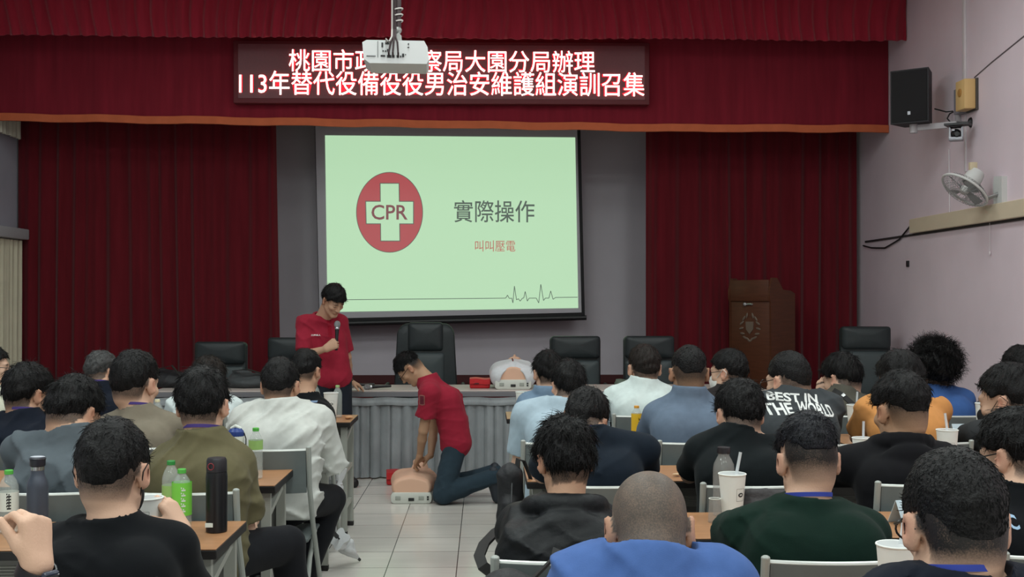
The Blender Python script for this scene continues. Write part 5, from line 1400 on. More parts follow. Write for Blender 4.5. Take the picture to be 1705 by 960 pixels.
# ---------------------------------------------------------------- things on the fan wall
def wallY(px): return XR * FPX / (px - 807)
SPK = mat('speaker_black', (34, 32, 36), 0.6, noise=0.1, scale=60)
sc_ = W(1521, 163, 9.85)
sk = thing('loudspeaker', 'black loudspeaker box on a bracket high on the wall beside the valance', 'speaker', sc_, R(-38))
bm = BM(); hw, hh, dp = 0.165, 0.235, 0.26
pr = [(-hw, 0.0), (hw, 0.0), (hw * 0.72, dp), (-hw * 0.72, dp)]
vs0 = [bm.verts.new((x, y - 0.12, -hh)) for x, y in pr]; vs1 = [bm.verts.new((x, y - 0.12, hh)) for x, y in pr]
bm.faces.new(vs0); bm.faces.new(list(reversed(vs1)))
for k in range(4): bm.faces.new((vs0[k], vs1[k], vs1[(k + 1) % 4], vs0[(k + 1) % 4]))
obj('cabinet', bm, SPK, sk, bevel=0.008)
bm = BM(); box(bm, (-hw + 0.012, -0.128, -hh + 0.012), (hw - 0.012, -0.1205, hh - 0.012)); obj('grille', bm, mat('grille_black', (26, 25, 28), 0.8, bump=0.5, bscale=500), sk, bevel=0.004)
bm = BM(); box(bm, (-0.012, -0.131, -0.165), (0.012, -0.1282, -0.135)); obj('badge', bm, mat('badge_silver', (170, 170, 176), 0.3, 0.7), sk)
yb = 9.54
br_ = thing('speaker_bracket', 'pale steel arm fixed to the wall carrying the loudspeaker', 'bracket', (XR, yb, W(1612, 198, 9.5).z))
BRM = mat('bracket_pale', (186, 180, 184), 0.45)
e = sc_ - Vector(br_.location)
bm = BM(); box(bm, (-0.015, -0.05, -0.09), (0.0, 0.05, 0.09)); obj('wall_plate', bm, BRM, br_, bevel=0.004)
bm = BM(); tube(bm, [(-0.01, 0, -0.02), (e.x + 0.02, e.y, -hh + e.z - 0.03)], 0.022, sq=(0.035, 0.05)); obj('arm', bm, BRM, br_, bevel=0.004)
bm = BM(); lathe(bm, [(0.035, -hh - 0.075), (0.035, -hh + 0.002)], 14, c=(e.x, e.y, e.z)); obj('pole_cup', bm, BRM, br_)
bm = BM(); tube(bm, [(e.x + 0.20, e.y + 0.03, e.z - 0.09), (e.x + 0.27, e.y - 0.05, e.z - 0.13), (e.x + 0.33, e.y - 0.1, e.z - 0.13), (e.x + 0.28, e.y - 0.1, e.z - 0.155), (e.x + 0.25, e.y - 0.12, e.z - 0.20), (e.x + 0.28, e.y - 0.16, e.z - 0.26), (e.x + 0.26, e.y - 0.18, e.z - 0.285)], 0.006, 8); obj('speaker_cable', bm, mat('cable_black', (26, 26, 28), 0.5), br_)
# camera
cc_ = W(1592, 212, 9.35)
cm = thing('conference_camera', 'small silver and black camera on a wall shelf under the loudspeaker', 'camera', cc_, R(-28))
bm = BM(); prism(bm, [(-0.09, -0.07), (0.10, -0.07), (0.12, 0.04), (-0.07, 0.08)], 'z', 0.012, 0.03); obj('shelf_plate', bm, mat('shelf_dark', (52, 52, 54), 0.5), cm, bevel=0.003)
bm = BM(); box(bm, (-0.055, -0.05, -0.115), (0.055, 0.05, -0.085)); tube(bm, [(-0.048, 0, -0.10), (-0.048, 0, -0.0), (0.048, 0, -0.0), (0.048, 0, -0.10)], 0.01, sq=(0.016, 0.05)); obj('yoke', bm, mat('camera_silver', (150, 150, 156), 0.35, 0.6), cm, bevel=0.004)
bm = BM(); sphere(bm, (0, 0, -0.055), (0.042, 0.045, 0.042), 16); obj('head', bm, mat('camera_black', (28, 28, 30), 0.3), cm)
bm = BM(); lathe(bm, [(0.026, 0), (0.026, 0.02), (0.020, 0.026)], 18, M=Matrix.Translation((0.012, -0.035, -0.062)) @ Matrix.Rotation(R(90), 4, 'X')); obj('lens', bm, mat('lens_black', (10, 10, 12), 0.1), cm)
bm = BM(); box(bm, (-0.03, -0.048, -0.032), (-0.008, -0.042, -0.022)); obj('indicator_strip', bm, mat('badge_silver', (170, 170, 176)), cm)
dl = Matrix.Rotation(R(28), 3, 'Z') @ (Vector((XR, cc_.y + 0.05, cc_.z + 0.05)) - cc_)
bm = BM(); tube(bm, [(0.0, 0.02, 0.024), (0.0, 0.03, 0.05), tuple(dl)], 0.008, 8); obj('wall_rod', bm, mat('rod_steel', (150, 150, 152), 0.35, 0.7), cm)
bm = BM(); sphere(bm, tuple(dl), (0.03, 0.03, 0.045), 10); obj('rod_base', bm, mat('camera_black', (28, 28, 30)), cm)
# emergency lamp
em = thing('emergency_lamp', 'yellow emergency light box on the wall beside the loudspeaker', 'emergency light', (XR, 9.25, 3.245))
YB = mat('lamp_yellow', (220, 182, 124), 0.5)
bm = BM(); box(bm, (-0.115, -0.09, -0.125), (-0.02, 0.09, 0.125)); obj('casing', bm, YB, em, bevel=0.008)
bm = BM(); box(bm, (-0.02, -0.10, -0.135), (0.0, 0.10, 0.13)); obj('back_plate', bm, mat('lamp_plate_dark', (80, 74, 70), 0.6), em, bevel=0.004)
bm = BM(); lathe(bm, [(0.035, 0), (0.035, 0.008), (0.028, 0.012)], 18, M=Matrix.Translation((-0.112, 0.0, 0.02)) @ Matrix.Rotation(R(-90), 4, 'Y')); obj('lamp_face', bm, mat('lamp_amber', (176, 128, 70), 0.4), em)
bm = BM(); box(bm, (-0.075, 0.1, -0.13), (0.0, 0.22, 0.085)); obj('adapter_box', bm, mat('adapter_grey', (130, 128, 136), 0.6), em, bevel=0.006)
# conduits and cables
WT = mat('conduit_white', (216, 208, 212), 0.5)
bm = BM(); box(bm, (XR - 0.02, 9.375, 3.38), (XR, 9.425, ZC)); box(bm, (XR - 0.012, 9.38, 2.62), (XR, 9.405, 3.105))
tag(obj('wall_conduit', bm, WT, bevel=0.003), 'thin white vertical conduit on the wall above and below the yellow box', 'conduit')
bm = BM(); tube(bm, [(XR - 0.006, 9.73, 2.86), (XR - 0.006, 9.72, 2.30)], 0.006, 8)
tag(obj('wall_wire', bm, WT), 'thin pale wire running down from the camera to the beige trunking', 'wire')
bm = BM(); tube(bm, [(XR - 0.03, 10.5, 2.27), (XR - 0.02, 10.62, 2.225), (XR - 0.015, 10.9, 2.12), (XR - 0.012, 11.3, 2.055), (XR - 0.012, 11.7, 2.075), (XR - 0.012, 11.95, 2.11)], 0.008, 8)
tag(obj('hanging_cable', bm, mat('cable_black', (26, 26, 28), 0.5)), 'black cable sagging from the end of the beige trunking towards the curtain', 'cable')
bm = BM(); tube(bm, [(XR - 0.004, 9.22, 3.39), (XR - 0.004, 8.9, 3.45), (XR - 0.004, 8.2, 3.56), (XR - 0.004, 7.4, 3.66), (XR - 0.004, 6, 3.8)], 0.005, 8)
tag(obj('ceiling_cable', bm, mat('cable_dull', (110, 100, 106), 0.6)), 'thin dark cable rising along the wall from the yellow box', 'cable')
bm = BM(); box(bm, (XR - 0.02, 10.67, 1.845), (XR, 10.71, 1.905))
tag(obj('wall_hook', bm, mat('camera_black', (28, 28, 30)), bevel=0.004), 'small dark hook plate on the bare wall above the tall leather chair', 'hook')
bm = BM(); tube(bm, [(XR - 0.012, 8.93, 2.20), (XR - 0.012, 8.93, 1.93)], 0.002, 6); sphere(bm, (XR - 0.012, 8.93, 1.91), (0.008, 0.008, 0.018), 8)
tag(obj('pull_cord', bm, WT), 'thin pull cord with white tip hanging below the wall fan', 'cord')
# wall fan
fc_ = W(1606, 316, 8.95)
fn_ = thing('wall_fan', 'white wall fan tilted downwards above the beige trunking', 'fan', fc_)
FW = mat('fan_white', (206, 206, 204), 0.45); FG = mat('fan_guard_grey', (150, 150, 150), 0.4, 0.4); FB = mat('fan_blade_grey', (150, 152, 152), 0.35, trans=0.3)
axd = Vector((-0.62, -0.10, -0.78)).normalized(); u, v = frame_of(axd); FM = Matrix((u, v, axd)).transposed().to_4x4()
RF = 0.195
bm = BM(); tube(bm, [FM @ Vector((RF * math.cos(a), RF * math.sin(a), 0.0)) for a in np.linspace(0, 2 * math.pi, 49)], 0.010, 8, cap=False); obj('guard_rim', bm, FW, fn_)
for sgn, dz in ((1, 0.05), (-1, -0.055)):
    bm = BM()
    for k in range(36):
        a = 2 * math.pi * k / 36
        tube(bm, [FM @ Vector((r * math.cos(a + t), r * math.sin(a + t), z)) for r, z, t in ((RF, 0, 0), (RF * 0.85, dz * 0.7, 0.05), (RF * 0.5, dz, 0.12), (0.04, dz * 1.05, 0.2))], 0.0016, 5)
    for r, z in ((RF * 0.72, dz * 0.88), (RF * 0.4, dz * 1.0)): tube(bm, [FM @ Vector((r * math.cos(a), r * math.sin(a), z)) for a in np.linspace(0, 2 * math.pi, 33)], 0.0016, 5, cap=False)
    obj('guard_cage', bm, FG, fn_)
for k in range(4):
    bm = BM(); a0 = k * math.pi / 2; rows = []
    for i in range(7):
        r = 0.03 + 0.14 * i / 6; wdt = 0.5 * math.sin(min(1, 0.25 + i / 6) * 2.2)
        rows.append([(r, a0 - wdt * 0.6, 0.014), (r, a0, 0.0), (r, a0 + wdt * 0.6, -0.014)])
    A = [[bm.verts.new(FM @ Vector((r * math.cos(a), r * math.sin(a), z + o))) for o in (0.0015, -0.0015) for r, a, z in row] for row in rows]
    for p, q in zip(A, A[1:]):
        for j in (0, 1): bm.faces.new((p[j], p[j + 1], q[j + 1], q[j])); bm.faces.new((p[j + 4], p[j + 3], q[j + 3], q[j + 4]))
        bm.faces.new((p[0], q[0], q[3], p[3])); bm.faces.new((p[2], p[5], q[5], q[2]))
    bm.faces.new((A[-1][0], A[-1][1], A[-1][4], A[-1][3])); bm.faces.new((A[-1][1], A[-1][2], A[-1][5], A[-1][4]))
    obj('blade', bm, FB, fn_)
bm = BM(); lathe(bm, [(0.035, -0.02), (0.04, 0.0), (0.03, 0.03), (0.005, 0.036)], 16, M=FM); obj('hub_cap', bm, FW, fn_)
bm = BM(); lathe(bm, [(0.03, -0.20), (0.06, -0.185), (0.072, -0.13), (0.07, -0.075), (0.055, -0.06)], 20, M=FM); obj('motor_housing', bm, FW, fn_, bevel=0.0)
mp_ = Vector(FM @ Vector((0, 0, -0.12)))
pl = Vector((XR, 8.72, fc_.z - 0.02)) - fc_
bm = BM(); prism(bm, [(pl.y - 0.07, pl.z + 0.11), (pl.y + 0.06, pl.z + 0.12), (pl.y + 0.08, pl.z + 0.06), (pl.y + 0.07, pl.z - 0.12), (pl.y - 0.07, pl.z - 0.14)], 'x', pl.x - 0.045, pl.x); obj('wall_plate', bm, FW, fn_, bevel=0.012)
bm = BM(); tube(bm, [tuple(pl + Vector((-0.03, 0, -0.02))), tuple(pl + Vector((-0.12, 0.02, -0.06))), tuple(mp_ + Vector((0.05, 0.02, -0.05))), tuple(mp_)], 0.018, 10); obj('arm', bm, FG, fn_)
bm = BM(); box(bm, (mp_.x - 0.03, mp_.y - 0.02, mp_.z + 0.05), (mp_.x + 0.03, mp_.y + 0.02, mp_.z + 0.13)); obj('switch_box', bm, mat('fan_cream', (206, 190, 160), 0.5), fn_, bevel=0.006)

# ---------------------------------------------------------------- cups, bottles and small things on the desks
PAPER = mat('paper_white', (230, 234, 229), 0.6); FILM = mat('cup_film', (228, 232, 232), 0.15, alpha=0.75); STRAW = mat('straw_clear', (226, 230, 232), 0.15, alpha=0.6)
CLEAR = mat('bottle_clear', (214, 224, 220), 0.06, alpha=0.28, spec=0.7)
INK = mat('ink_black', (26, 26, 30), 0.6)
def on_desk(px, Z): p = W(px, 700, Z); return p.x, p.y
def paper_cup(label, px, Z, h=0.168, r=0.047, straw=True, base=DESKZ, mark=R(-90), loc=None, lean=8):
    x, y = on_desk(px, Z) if loc is None else loc
    t = thing('paper_cup', label, 'cup', (x, y, base), 0, 'white paper cups')
    rb = r * 0.70
    bm = BM(); lathe(bm, [(rb * 0.9, 0.0), (rb, 0.003), (r, h - 0.003)], 28); obj('cup_body', bm, PAPER, t)
    bm = BM(); tube(bm, [(r * math.cos(a), r * math.sin(a), h - 0.002) for a in np.linspace(0, 2 * math.pi, 33)], 0.0026, 8, cap=False); obj('rolled_rim', bm, PAPER, t)
    bm = BM(); lathe(bm, [(r - 0.001, h - 0.002), (r - 0.001, h - 0.0005)], 28); obj('sealing_film', bm, FILM, t)
    def skin(a, z, o=0.0006): rr = rb + (r - rb) * z / h + o; return Vector((rr * math.cos(a), rr * math.sin(a), z))
    bm = BM(); cz = h * 0.58
    f = [bm.verts.new(skin(mark + 0.26 * math.cos(k * 0.3142), cz + 0.0078 * math.sin(k * 0.3142))) for k in range(20)]; bm.faces.new(f)
    for (a0, z0), (a1, z1) in zip([(-0.4, -0.022), (0.4, -0.022), (0.4, 0.022), (-0.4, 0.022)], [(0.4, -0.022), (0.4, 0.022), (-0.4, 0.022), (-0.4, -0.022)]):
        tube(bm, [skin(mark + a0 + (a1 - a0) * k / 6, cz + z0 + (z1 - z0) * k / 6, 0.0002) for k in range(7)], 0.0004, 4)
    o = obj('printed_oval', bm, INK, t, smooth=0)
    bm = BM()
    for k in (-1, 0, 1):
        f = [bm.verts.new(skin(mark + 0.09 * k + a, cz + z, 0.0011)) for a, z in ((-0.03, -0.003), (0.03, -0.003), (0.03, 0.003), (-0.03, 0.003))]; bm.faces.new(f)
    obj('oval_letters', bm, PAPER, o, smooth=0)
    if straw:
        bm = BM(); d = Vector((math.sin(R(lean)), 0.05, 1)); tube(bm, [Vector((0.006, 0, h - 0.05)), Vector((0.006, 0, h - 0.05)) + d * 0.125], 0.0058, 10); obj('straw', bm, STRAW, t)
    return t
paper_cup('large white paper cup with clear straw in the near corner beside the navy-topped person', 1492, 2.79, h=0.19, r=0.0485)
paper_cup('tall white paper cup with straw beside the black-capped glass bottle', 1219, 4.02, h=0.172, r=0.0485, mark=R(-58), lean=12)
paper_cup('white paper cup with straw beside the silver spoon, before the orange t-shirt', 1435, 5.18, h=0.155, r=0.044, lean=2)
paper_cup('white paper cup with oval mark between lettered charcoal shirt and orange t-shirt', 1424, 6.45, h=0.185, r=0.048, lean=4)
paper_cup('white paper cup with straw next to a name card near the wall', 1577, 5.2, h=0.19, r=0.0485, lean=-6)
paper_cup('white paper cup partly hidden by the black-masked person at the wall', 1638, 6.4, h=0.20, r=0.046, straw=False)
paper_cup('white paper cup with flat top in front of the white-dressed practice dummy', 870, 7.70, h=0.155, r=0.048, straw=False)
paper_cup('tall white paper cup beside the black t-shirt at the front aisle desk', 551, 7.42, h=0.172, r=0.048, straw=False, mark=R(-78))
# the held cup: no straw but a white spoon
hc_ = paper_cup('short white paper cup held by the black-masked person', 246, 3.47, h=0.145, r=0.047, straw=False, base=0.785)
bm = BM(); tube(bm, [(-0.01, 0, 0.10), (-0.018, 0.0, 0.15), (-0.020, 0.0, 0.185)], 0.006, sq=(0.016, 0.003)); obj('spoon_handle', bm, PAPER, hc_)

def bottle(label, px, Z, h, r, cap, lab=None, liquid=None, body=None, base=DESKZ, neck=0.4, labz=(0.42, 0.68), name='water_bottle', labm=None, capr=0.0145):
    x, y = on_desk(px, Z)
    t = thing(name, label, 'bottle', (x, y, base))
    prof = [(r * 0.8, 0.0), (r, 0.008)]
    for k in range(1, 6): prof += [(r * (0.965 if k % 2 else 1), 0.008 + (h * 0.40) * k / 5)]
    prof += [(r, h * 0.70), (r * 0.96, h * 0.75), (r * 0.75, h * 0.84), (0.013, h * 0.92), (0.0125, h * 0.97)]
    bm = BM(); lathe(bm, prof, 24); obj('bottle_body', bm, body or CLEAR, t)
    bm = BM(); lathe(bm, [(capr, h * 0.935), (capr, h - 0.002), (capr * 0.9, h)], 20); obj('cap', bm, cap, t, bevel=0.001)
    if lab:
        bm = BM(); lathe(bm, [(r + 0.0006, h * labz[0]), (r + 0.0006, h * labz[1])], 24, capb=False, capt=False); l = obj('wrap_label', bm, lab, t)
        if labm:
            bm = BM()
            for k in range(5):
                z0 = h * (labz[0] + (labz[1] - labz[0]) * (0.12 + 0.16 * k))
                for a0, a1, dz in ((-1.35, -0.95, 0.0), (-1.20, -1.10, 0.006), (-1.4, -1.3, 0.008)):
                    f = [bm.verts.new(((r + 0.0014) * math.cos(a), (r + 0.0014) * math.sin(a), z0 + z)) for a, z in ((a0, dz), (a1, dz), (a1, dz + 0.005), (a0, dz + 0.005))]; bm.faces.new(f)
            obj('label_lettering', bm, labm, l, smooth=0)
    if liquid:
        bm = BM(); lathe(bm, [(r * 0.76, 0.002), (r * 0.955, 0.010), (r * 0.93, h * liquid[1])], 22); obj('drink', bm, liquid[0], t)
    return t
GCAP = mat('cap_green', (86, 176, 72), 0.4); GLAB = mat('label_green', (122, 206, 74), 0.4); WLAB = mat('label_white', (218, 224, 216), 0.5); LGL = mat('label_pale_green', (150, 190, 110), 0.4)
TEA = mat('tea_amber', (224, 178, 70), 0.1, alpha=0.75); YLAB = mat('label_yellow', (232, 190, 50), 0.45); BLK = mat('flask_black', (24, 24, 27), 0.35, spec=0.5)
bottle('clear water bottle with green cap and white label, above the raised hand', 15, 3.82, 0.215, 0.032, GCAP, WLAB, labz=(0.36, 0.66), labm=INK)
bottle('clear water bottle with darker green cap standing behind the green-label tea bottle', 285, 3.97, 0.225, 0.031, mat('cap_dark_green', (52, 140, 66), 0.4), LGL, labz=(0.45, 0.62))
bottle('tea bottle with bright green label and amber tea at the bottom', 303, 3.80, 0.222, 0.033, GCAP, GLAB, (TEA, 0.16), labz=(0.30, 0.80), labm=WLAB, name='tea_bottle')
bottle('clear water bottle with green cap and pale green label beside the white shirt', 426, 4.96, 0.226, 0.031, GCAP, LGL, labz=(0.58, 0.76), labm=None)
bottle('yellow-label tea bottle with orange cap between the white and blue shirts', 1060, 6.24, 0.20, 0.030, mat('cap_orange', (226, 160, 60), 0.4), YLAB, (TEA, 0.12), labz=(0.06, 0.78), labm=INK, name='tea_bottle')
bottle('clear water bottle with pale green cap behind the tall paper cup by the standing person', 562, 7.50, 0.215, 0.031, mat('cap_pale_green', (150, 180, 120), 0.4), None)
bottle('clear water bottle with green cap half hidden behind the black t-shirt', 525, 7.52, 0.225, 0.031, mat('cap_dark_green', (52, 140, 66)), LGL, labz=(0.45, 0.62))
bottle('small white-labelled bottle by the ear of the green t-shirt person', 1303, 5.02, 0.115, 0.019, WLAB, WLAB, labz=(0.10, 0.70), labm=INK, capr=0.011)
bottle('clear bottle with pale top on the desk by the khaki shirt', 262, 6.35, 0.225, 0.030, mat('cap_cream', (220, 216, 180), 0.5), mat('label_cream', (214, 212, 160), 0.5), labz=(0.4, 0.75))
# flasks
def flask(label, px, Z, prof, m, extra=None):
    x, y = on_desk(px, Z); t = thing('flask', label, 'flask', (x, y, DESKZ))
    bm = BM(); lathe(bm, prof, 28); obj('flask_body', bm, m, t)
    if extra: extra(t)
    return t
def ex1(t):
    bm = BM(); lathe(bm, [(0.0345, 0.207), (0.035, 0.212), (0.034, 0.246), (0.030, 0.254)], 28); obj('lid', bm, mat('lid_black', (40, 38, 42), 0.4), t)
    bm = BM(); tube(bm, [(-0.012 + 0.010 * math.cos(a), -0.0342, 0.228 + 0.011 * math.sin(a)) for a in np.linspace(0, 6.283, 17)], 0.0014, 6, cap=False); obj('red_ring', bm, mat('ring_red', (150, 44, 50), 0.4), t)
    bm = BM(); box(bm, (-0.030, -0.037, 0.022), (-0.004, -0.0325, 0.036)); obj('sticker', bm, WLAB, t, smooth=0)
flask('tall black vacuum flask with small white sticker on the desk corner', 361, 3.84, [(0.033, 0.0), (0.036, 0.003), (0.0365, 0.19), (0.0345, 0.206)], BLK, ex1)
GB = mat('flask_blue_grey', (70, 76, 88), 0.35, 0.2)
def ex2(t):
    bm = BM(); lathe(bm, [(0.0215, 0.208), (0.0225, 0.209), (0.0225, 0.221), (0.0215, 0.222)], 24); obj('steel_ring', bm, mat('chrome', (180, 182, 185)), t)
    bm = BM(); lathe(bm, [(0.025, 0.223), (0.026, 0.226), (0.026, 0.246)], 24); sphere(bm, (0, 0, 0.248), (0.029, 0.026, 0.006), 16); obj('lid', bm, mat('lid_navy', (34, 36, 46), 0.4), t)
    bm = BM(); sphere(bm, (0.0, 0, 0.254), (0.026, 0.016, 0.004), 14); obj('lid_loop', bm, mat('lid_pale', (176, 180, 190), 0.4), t)
flask('slate-grey bottle flask with steel ring and pale-topped lid behind the raised hand', 63, 3.86, [(0.033, 0.0), (0.0355, 0.004), (0.0355, 0.150), (0.033, 0.168), (0.026, 0.185), (0.0225, 0.195), (0.0215, 0.209)], GB, ex2)
def ex3(t):
    bm = BM(); lathe(bm, [(0.036, 0.182), (0.037, 0.186), (0.035, 0.203), (0.024, 0.216), (0.010, 0.220)], 24); obj('blue_lid', bm, mat('lid_blue', (44, 66, 130), 0.3), t)
    bm = BM(); tube(bm, [(-0.02, 0, 0.216), (0.0, -0.01, 0.228), (0.02, 0, 0.216)], 0.008, 8); obj('lid_grip', bm, WLAB, t)
    bm = BM(); tube(bm, [(0.036, 0, 0.197), (0.046, -0.006, 0.17), (0.046, -0.008, 0.135), (0.041, -0.006, 0.12)], 0.0025, 6); obj('strap', bm, BLK, t)
flask('white drinking flask with blue lid behind the olive t-shirt', 393, 5.02, [(0.034, 0), (0.037, 0.004), (0.036, 0.183)], WLAB, ex3)
# glass bottle with black cap
x, y = on_desk(1205, 4.125); gbt = thing('glass_bottle', 'clear glass bottle with wide black cap behind the tall paper cup', 'bottle', (x, y, DESKZ))
bm = BM(); lathe(bm, [(0.036, 0.0), (0.040, 0.004), (0.040, 0.165), (0.037, 0.190), (0.026, 0.212), (0.0205, 0.222), (0.0205, 0.232)], 28); obj('bottle_body', bm, mat('glass_smoky', (176, 176, 172), 0.05, alpha=0.34, spec=0.8), gbt)
bm = BM(); lathe(bm, [(0.024, 0.230), (0.0255, 0.234), (0.024, 0.252), (0.012, 0.254)], 24); obj('cap', bm, mat('lid_black', (40, 38, 42)), gbt)
x, y = on_desk(1190, 4.0); t = thing('plastic_tumbler', 'clear plastic tumbler beside the glass bottle', 'cup', (x, y, DESKZ))
bm = BM(); lathe(bm, [(0.024, 0), (0.025, 0.003), (0.021, 0.085)], 20); obj('tumbler_body', bm, mat('glass_smoky', (214, 214, 210)), t)
bm = BM(); tube(bm, [(0.021 * math.cos(a), 0.021 * math.sin(a), 0.085) for a in np.linspace(0, 6.283, 21)], 0.0014, 6, cap=False); obj('rim', bm, WLAB, t)
# dark pouch with white card on the desk
x, y = on_desk(1296, 4.05); t = thing('desk_pouch', 'black zip pouch with a white card on it beside the tall paper cup', 'pouch', (x, y, DESKZ), R(-4))
V = Vol((-0.16, -0.08, -0.01), (0.16, 0.08, 0.13), 0.005)
V.cone((-0.10, 0, 0.035), (0.10, 0, 0.035), 0.034, 0.034, 0.02); V.cone((-0.095, 0.02, 0.085), (0.095, 0.02, 0.08), 0.022, 0.022, 0.03); V.d += creases(V.grid(), 9, 0.004).astype(np.float32); V.plane(vec(0, 0, 0.001), vec(0, 0, -1))
P, F = V.nets(); np_mesh('pouch_body', P, F, mat('pouch_dark', (44, 40, 42), 0.6, bump=0.3, bscale=80), t)
bm = BM(); box(bm, (-0.035, -0.006, -0.012), (0.04, 0.0, 0.016), M=Matrix.Translation((-0.01, -0.034, 0.072)) @ Matrix.Rotation(R(-8), 4, 'Y') @ Matrix.Rotation(R(-35), 4, 'X')); obj('white_card', bm, WLAB, t, bevel=0.004)
bm = BM(); box(bm, (-0.012, -0.008, 0.0), (0.016, -0.0055, 0.006), M=Matrix.Translation((-0.01, -0.034, 0.072)) @ Matrix.Rotation(R(-8), 4, 'Y') @ Matrix.Rotation(R(-35), 4, 'X')); obj('card_slot', bm, INK, t)
# folded name cards
def name_card(label, px, Z, w, h, txt, rz=0.0):
    x, y = on_desk(px, Z); t = thing('name_card', label, 'name card', (x, y, DESKZ), rz, 'folded name cards')
    CM = mat('card_pale_blue', (196, 216, 226), 0.6)
    bm = BM(); prism(bm, [(-0.045, 0.0), (-0.0435, 0.0), (0.0, h - 0.002), (0.0435, 0.0), (0.045, 0.0), (0.001, h), (-0.001, h)], 'x', -w / 2, w / 2); c = obj('card', bm, CM, t, smooth=0)
    th = math.atan2(h, 0.044)
    bm = BM(); merge(bm, text_mesh(txt, w * 0.66, h * 0.34, offset=0.01), Matrix.Translation((0, -0.0228, h * 0.5)) @ Matrix.Rotation(th, 4, 'X')); obj('name_lettering', bm, INK, c, smooth=0)
name_card('pale blue folded name card on the desk of the black hoodie, beside crumpled paper', 1406, 5.10, 0.15, 0.085, '宇 軌')
name_card('pale blue folded name card beside a chair back near the curly-haired person', 1609, 6.36, 0.17, 0.085, '陳 竹 富')
name_card('pale blue folded name card mostly hidden by the navy-topped person at the near corner', 1512, 3.98, 0.11, 0.085, '林', R(18))
# crumpled paper, snack wrappers, spoon
def blob(name, label, cat, px, Z, r, m, seed, base=DESKZ, squash=0.4, parts=None):
    x, y = on_desk(px, Z)
    V = Vol((-r * 1.5, -r * 1.5, -0.01), (r * 1.5, r * 1.5, r * 1.5), max(0.0025, r / 14))
    V.ell((0, 0, r * squash), (r, r * 0.7, r * squash), 0.01); V.d += waves(V.grid(), seed, (60, 110, 180), (r * 0.10, r * 0.07, r * 0.05)).astype(np.float32); V.plane(vec(0, 0, 0.0005), vec(0, 0, -1))
    P, F = V.nets(); o = np_mesh(name, P, F, m, None, (x, y, base), smooth=False); return tag(o, label, cat)
blob('crumpled_paper', 'crumpled white paper below the pale blue name card', 'paper', 1396, 5.03, 0.042, WLAB, 4)
blob('snack_wrapper', 'small torn snack wrapper on the bare desk corner beside the blue shirt', 'wrapper', 1128, 5.02, 0.024, mat('wrapper_tan', (200, 168, 130), 0.4), 7)
blob('bread_snack', 'small brown snack on the front aisle desk beside the tall cup', 'snack', 581, 7.38, 0.030, mat('snack_brown', (196, 146, 104), 0.6), 8)
x, y = on_desk(1406, 5.24); bm = BM(); tube(bm, [(-0.06, 0, 0.008), (0.0, 0, 0.022)], 0.003, 8); sphere(bm, (0.016, 0, 0.026), (0.019, 0.013, 0.010), 14)
o = obj('silver_spoon', bm, mat('chrome', (180, 182, 185))); o.location = (x, y, DESKZ); tag(o, 'silver spoon lying beside the paper cup before the orange t-shirt', 'spoon')

# ---------------------------------------------------------------- on and around the long table
def tpt(px, Z): p = W(px, 650, Z); return p.x, p.y
x, y = tpt(599, 9.90); microphone('wireless microphone lying on the long table, nearer to the standing person', (x + 0.13, y + 0.02, TZ + 0.028), (-1, -0.12, -0.03), 'microphones on the long table')
x, y = tpt(624, 9.70); microphone('wireless microphone lying on the long table, under the big leather chair', (x + 0.14, y + 0.03, TZ + 0.028), (-1, -0.20, -0.03), 'microphones on the long table')
RN = mat('nylon_red', (190, 34, 40), 0.45, bump=0.3, bscale=60)
def red_pouch(label, loc, w, h, d, rz):
    t = thing('first_aid_pouch', label, 'pouch', loc, rz)
    bm = BM(); box(bm, (-w / 2, 0, 0.0), (w / 2, d, h * 0.9))
    obj('pouch_body', bm, RN, t, bevel=0.016, bseg=3)
    bm = BM()
    def ff(u, v):
        z = h * 0.92 if v > 0.5 else h * (0.45 + 0.94 * v)
        yy = -0.008 if v <= 0.5 else (v - 0.5) * 2 * d
        return Vector((-w / 2 + w * u, yy - 0.004 * math.sin(u * 9), z + 0.004 * math.sin(u * 6.2))), Vector((0, 0, 1)) if v > 0.5 else Vector((0, -1, 0))
    sheet(bm, ff, 10, 8, 0.006); obj('flap', bm, RN, t, bevel=0.002)
    bm = BM(); box(bm, (-w * 0.30, -0.017, h * 0.42), (-w * 0.05, -0.012, h * 0.56)); obj('fastener', bm, mat('fastener_dark', (90, 20, 26), 0.5), t, bevel=0.002)
    return t
x, y = tpt(799, 9.80); red_pouch('red nylon pouch on the long table beside the white-dressed dummy', (x, y, TZ), 0.18, 0.092, 0.11, 0)
p = W(668, 800, 9.22); red_pouch('red nylon pouch on the tiles behind the bare dummy', (p.x, p.y, 0.0), 0.24, 0.11, 0.16, R(6))
def soft_bag(label, loc, dims, m, seed, strap=None, name='soft_bag', rz=0.0):
    t = thing(name, label, 'bag', loc, rz); a, b, c = dims
    V = Vol((-a * 0.75, -b * 0.9, -0.01), (a * 0.75, b * 0.9, c * 1.35), 0.008)
    V.cone((-a * 0.3, 0, c * 0.35), (a * 0.3, 0, c * 0.3), c * 0.42, c * 0.36, 0.06); V.cone((-a * 0.2, b * 0.1, c * 0.7), (a * 0.25, 0, c * 0.5), c * 0.30, c * 0.26, 0.08)
    V.ell((0, 0, c * 0.3), (a * 0.5, b * 0.5, c * 0.4), 0.05); V.d += creases(V.grid(), seed, 0.010).astype(np.float32); V.plane(vec(0, 0, 0.001), vec(0, 0, -1))
    P, F = V.nets(); np_mesh('bag_body', P, F, m, t)
    if strap:
        bm = BM(); tube(bm, strap, 0.012, sq=(0.028, 0.006)); obj('strap', bm, mat('strap_black', (28, 27, 27)), t)
    return t
BG = mat('bag_black', (32, 33, 36), 0.6, bump=0.3, bscale=60); BG2 = mat('bag_grey', (62, 66, 68), 0.6, bump=0.3, bscale=60)
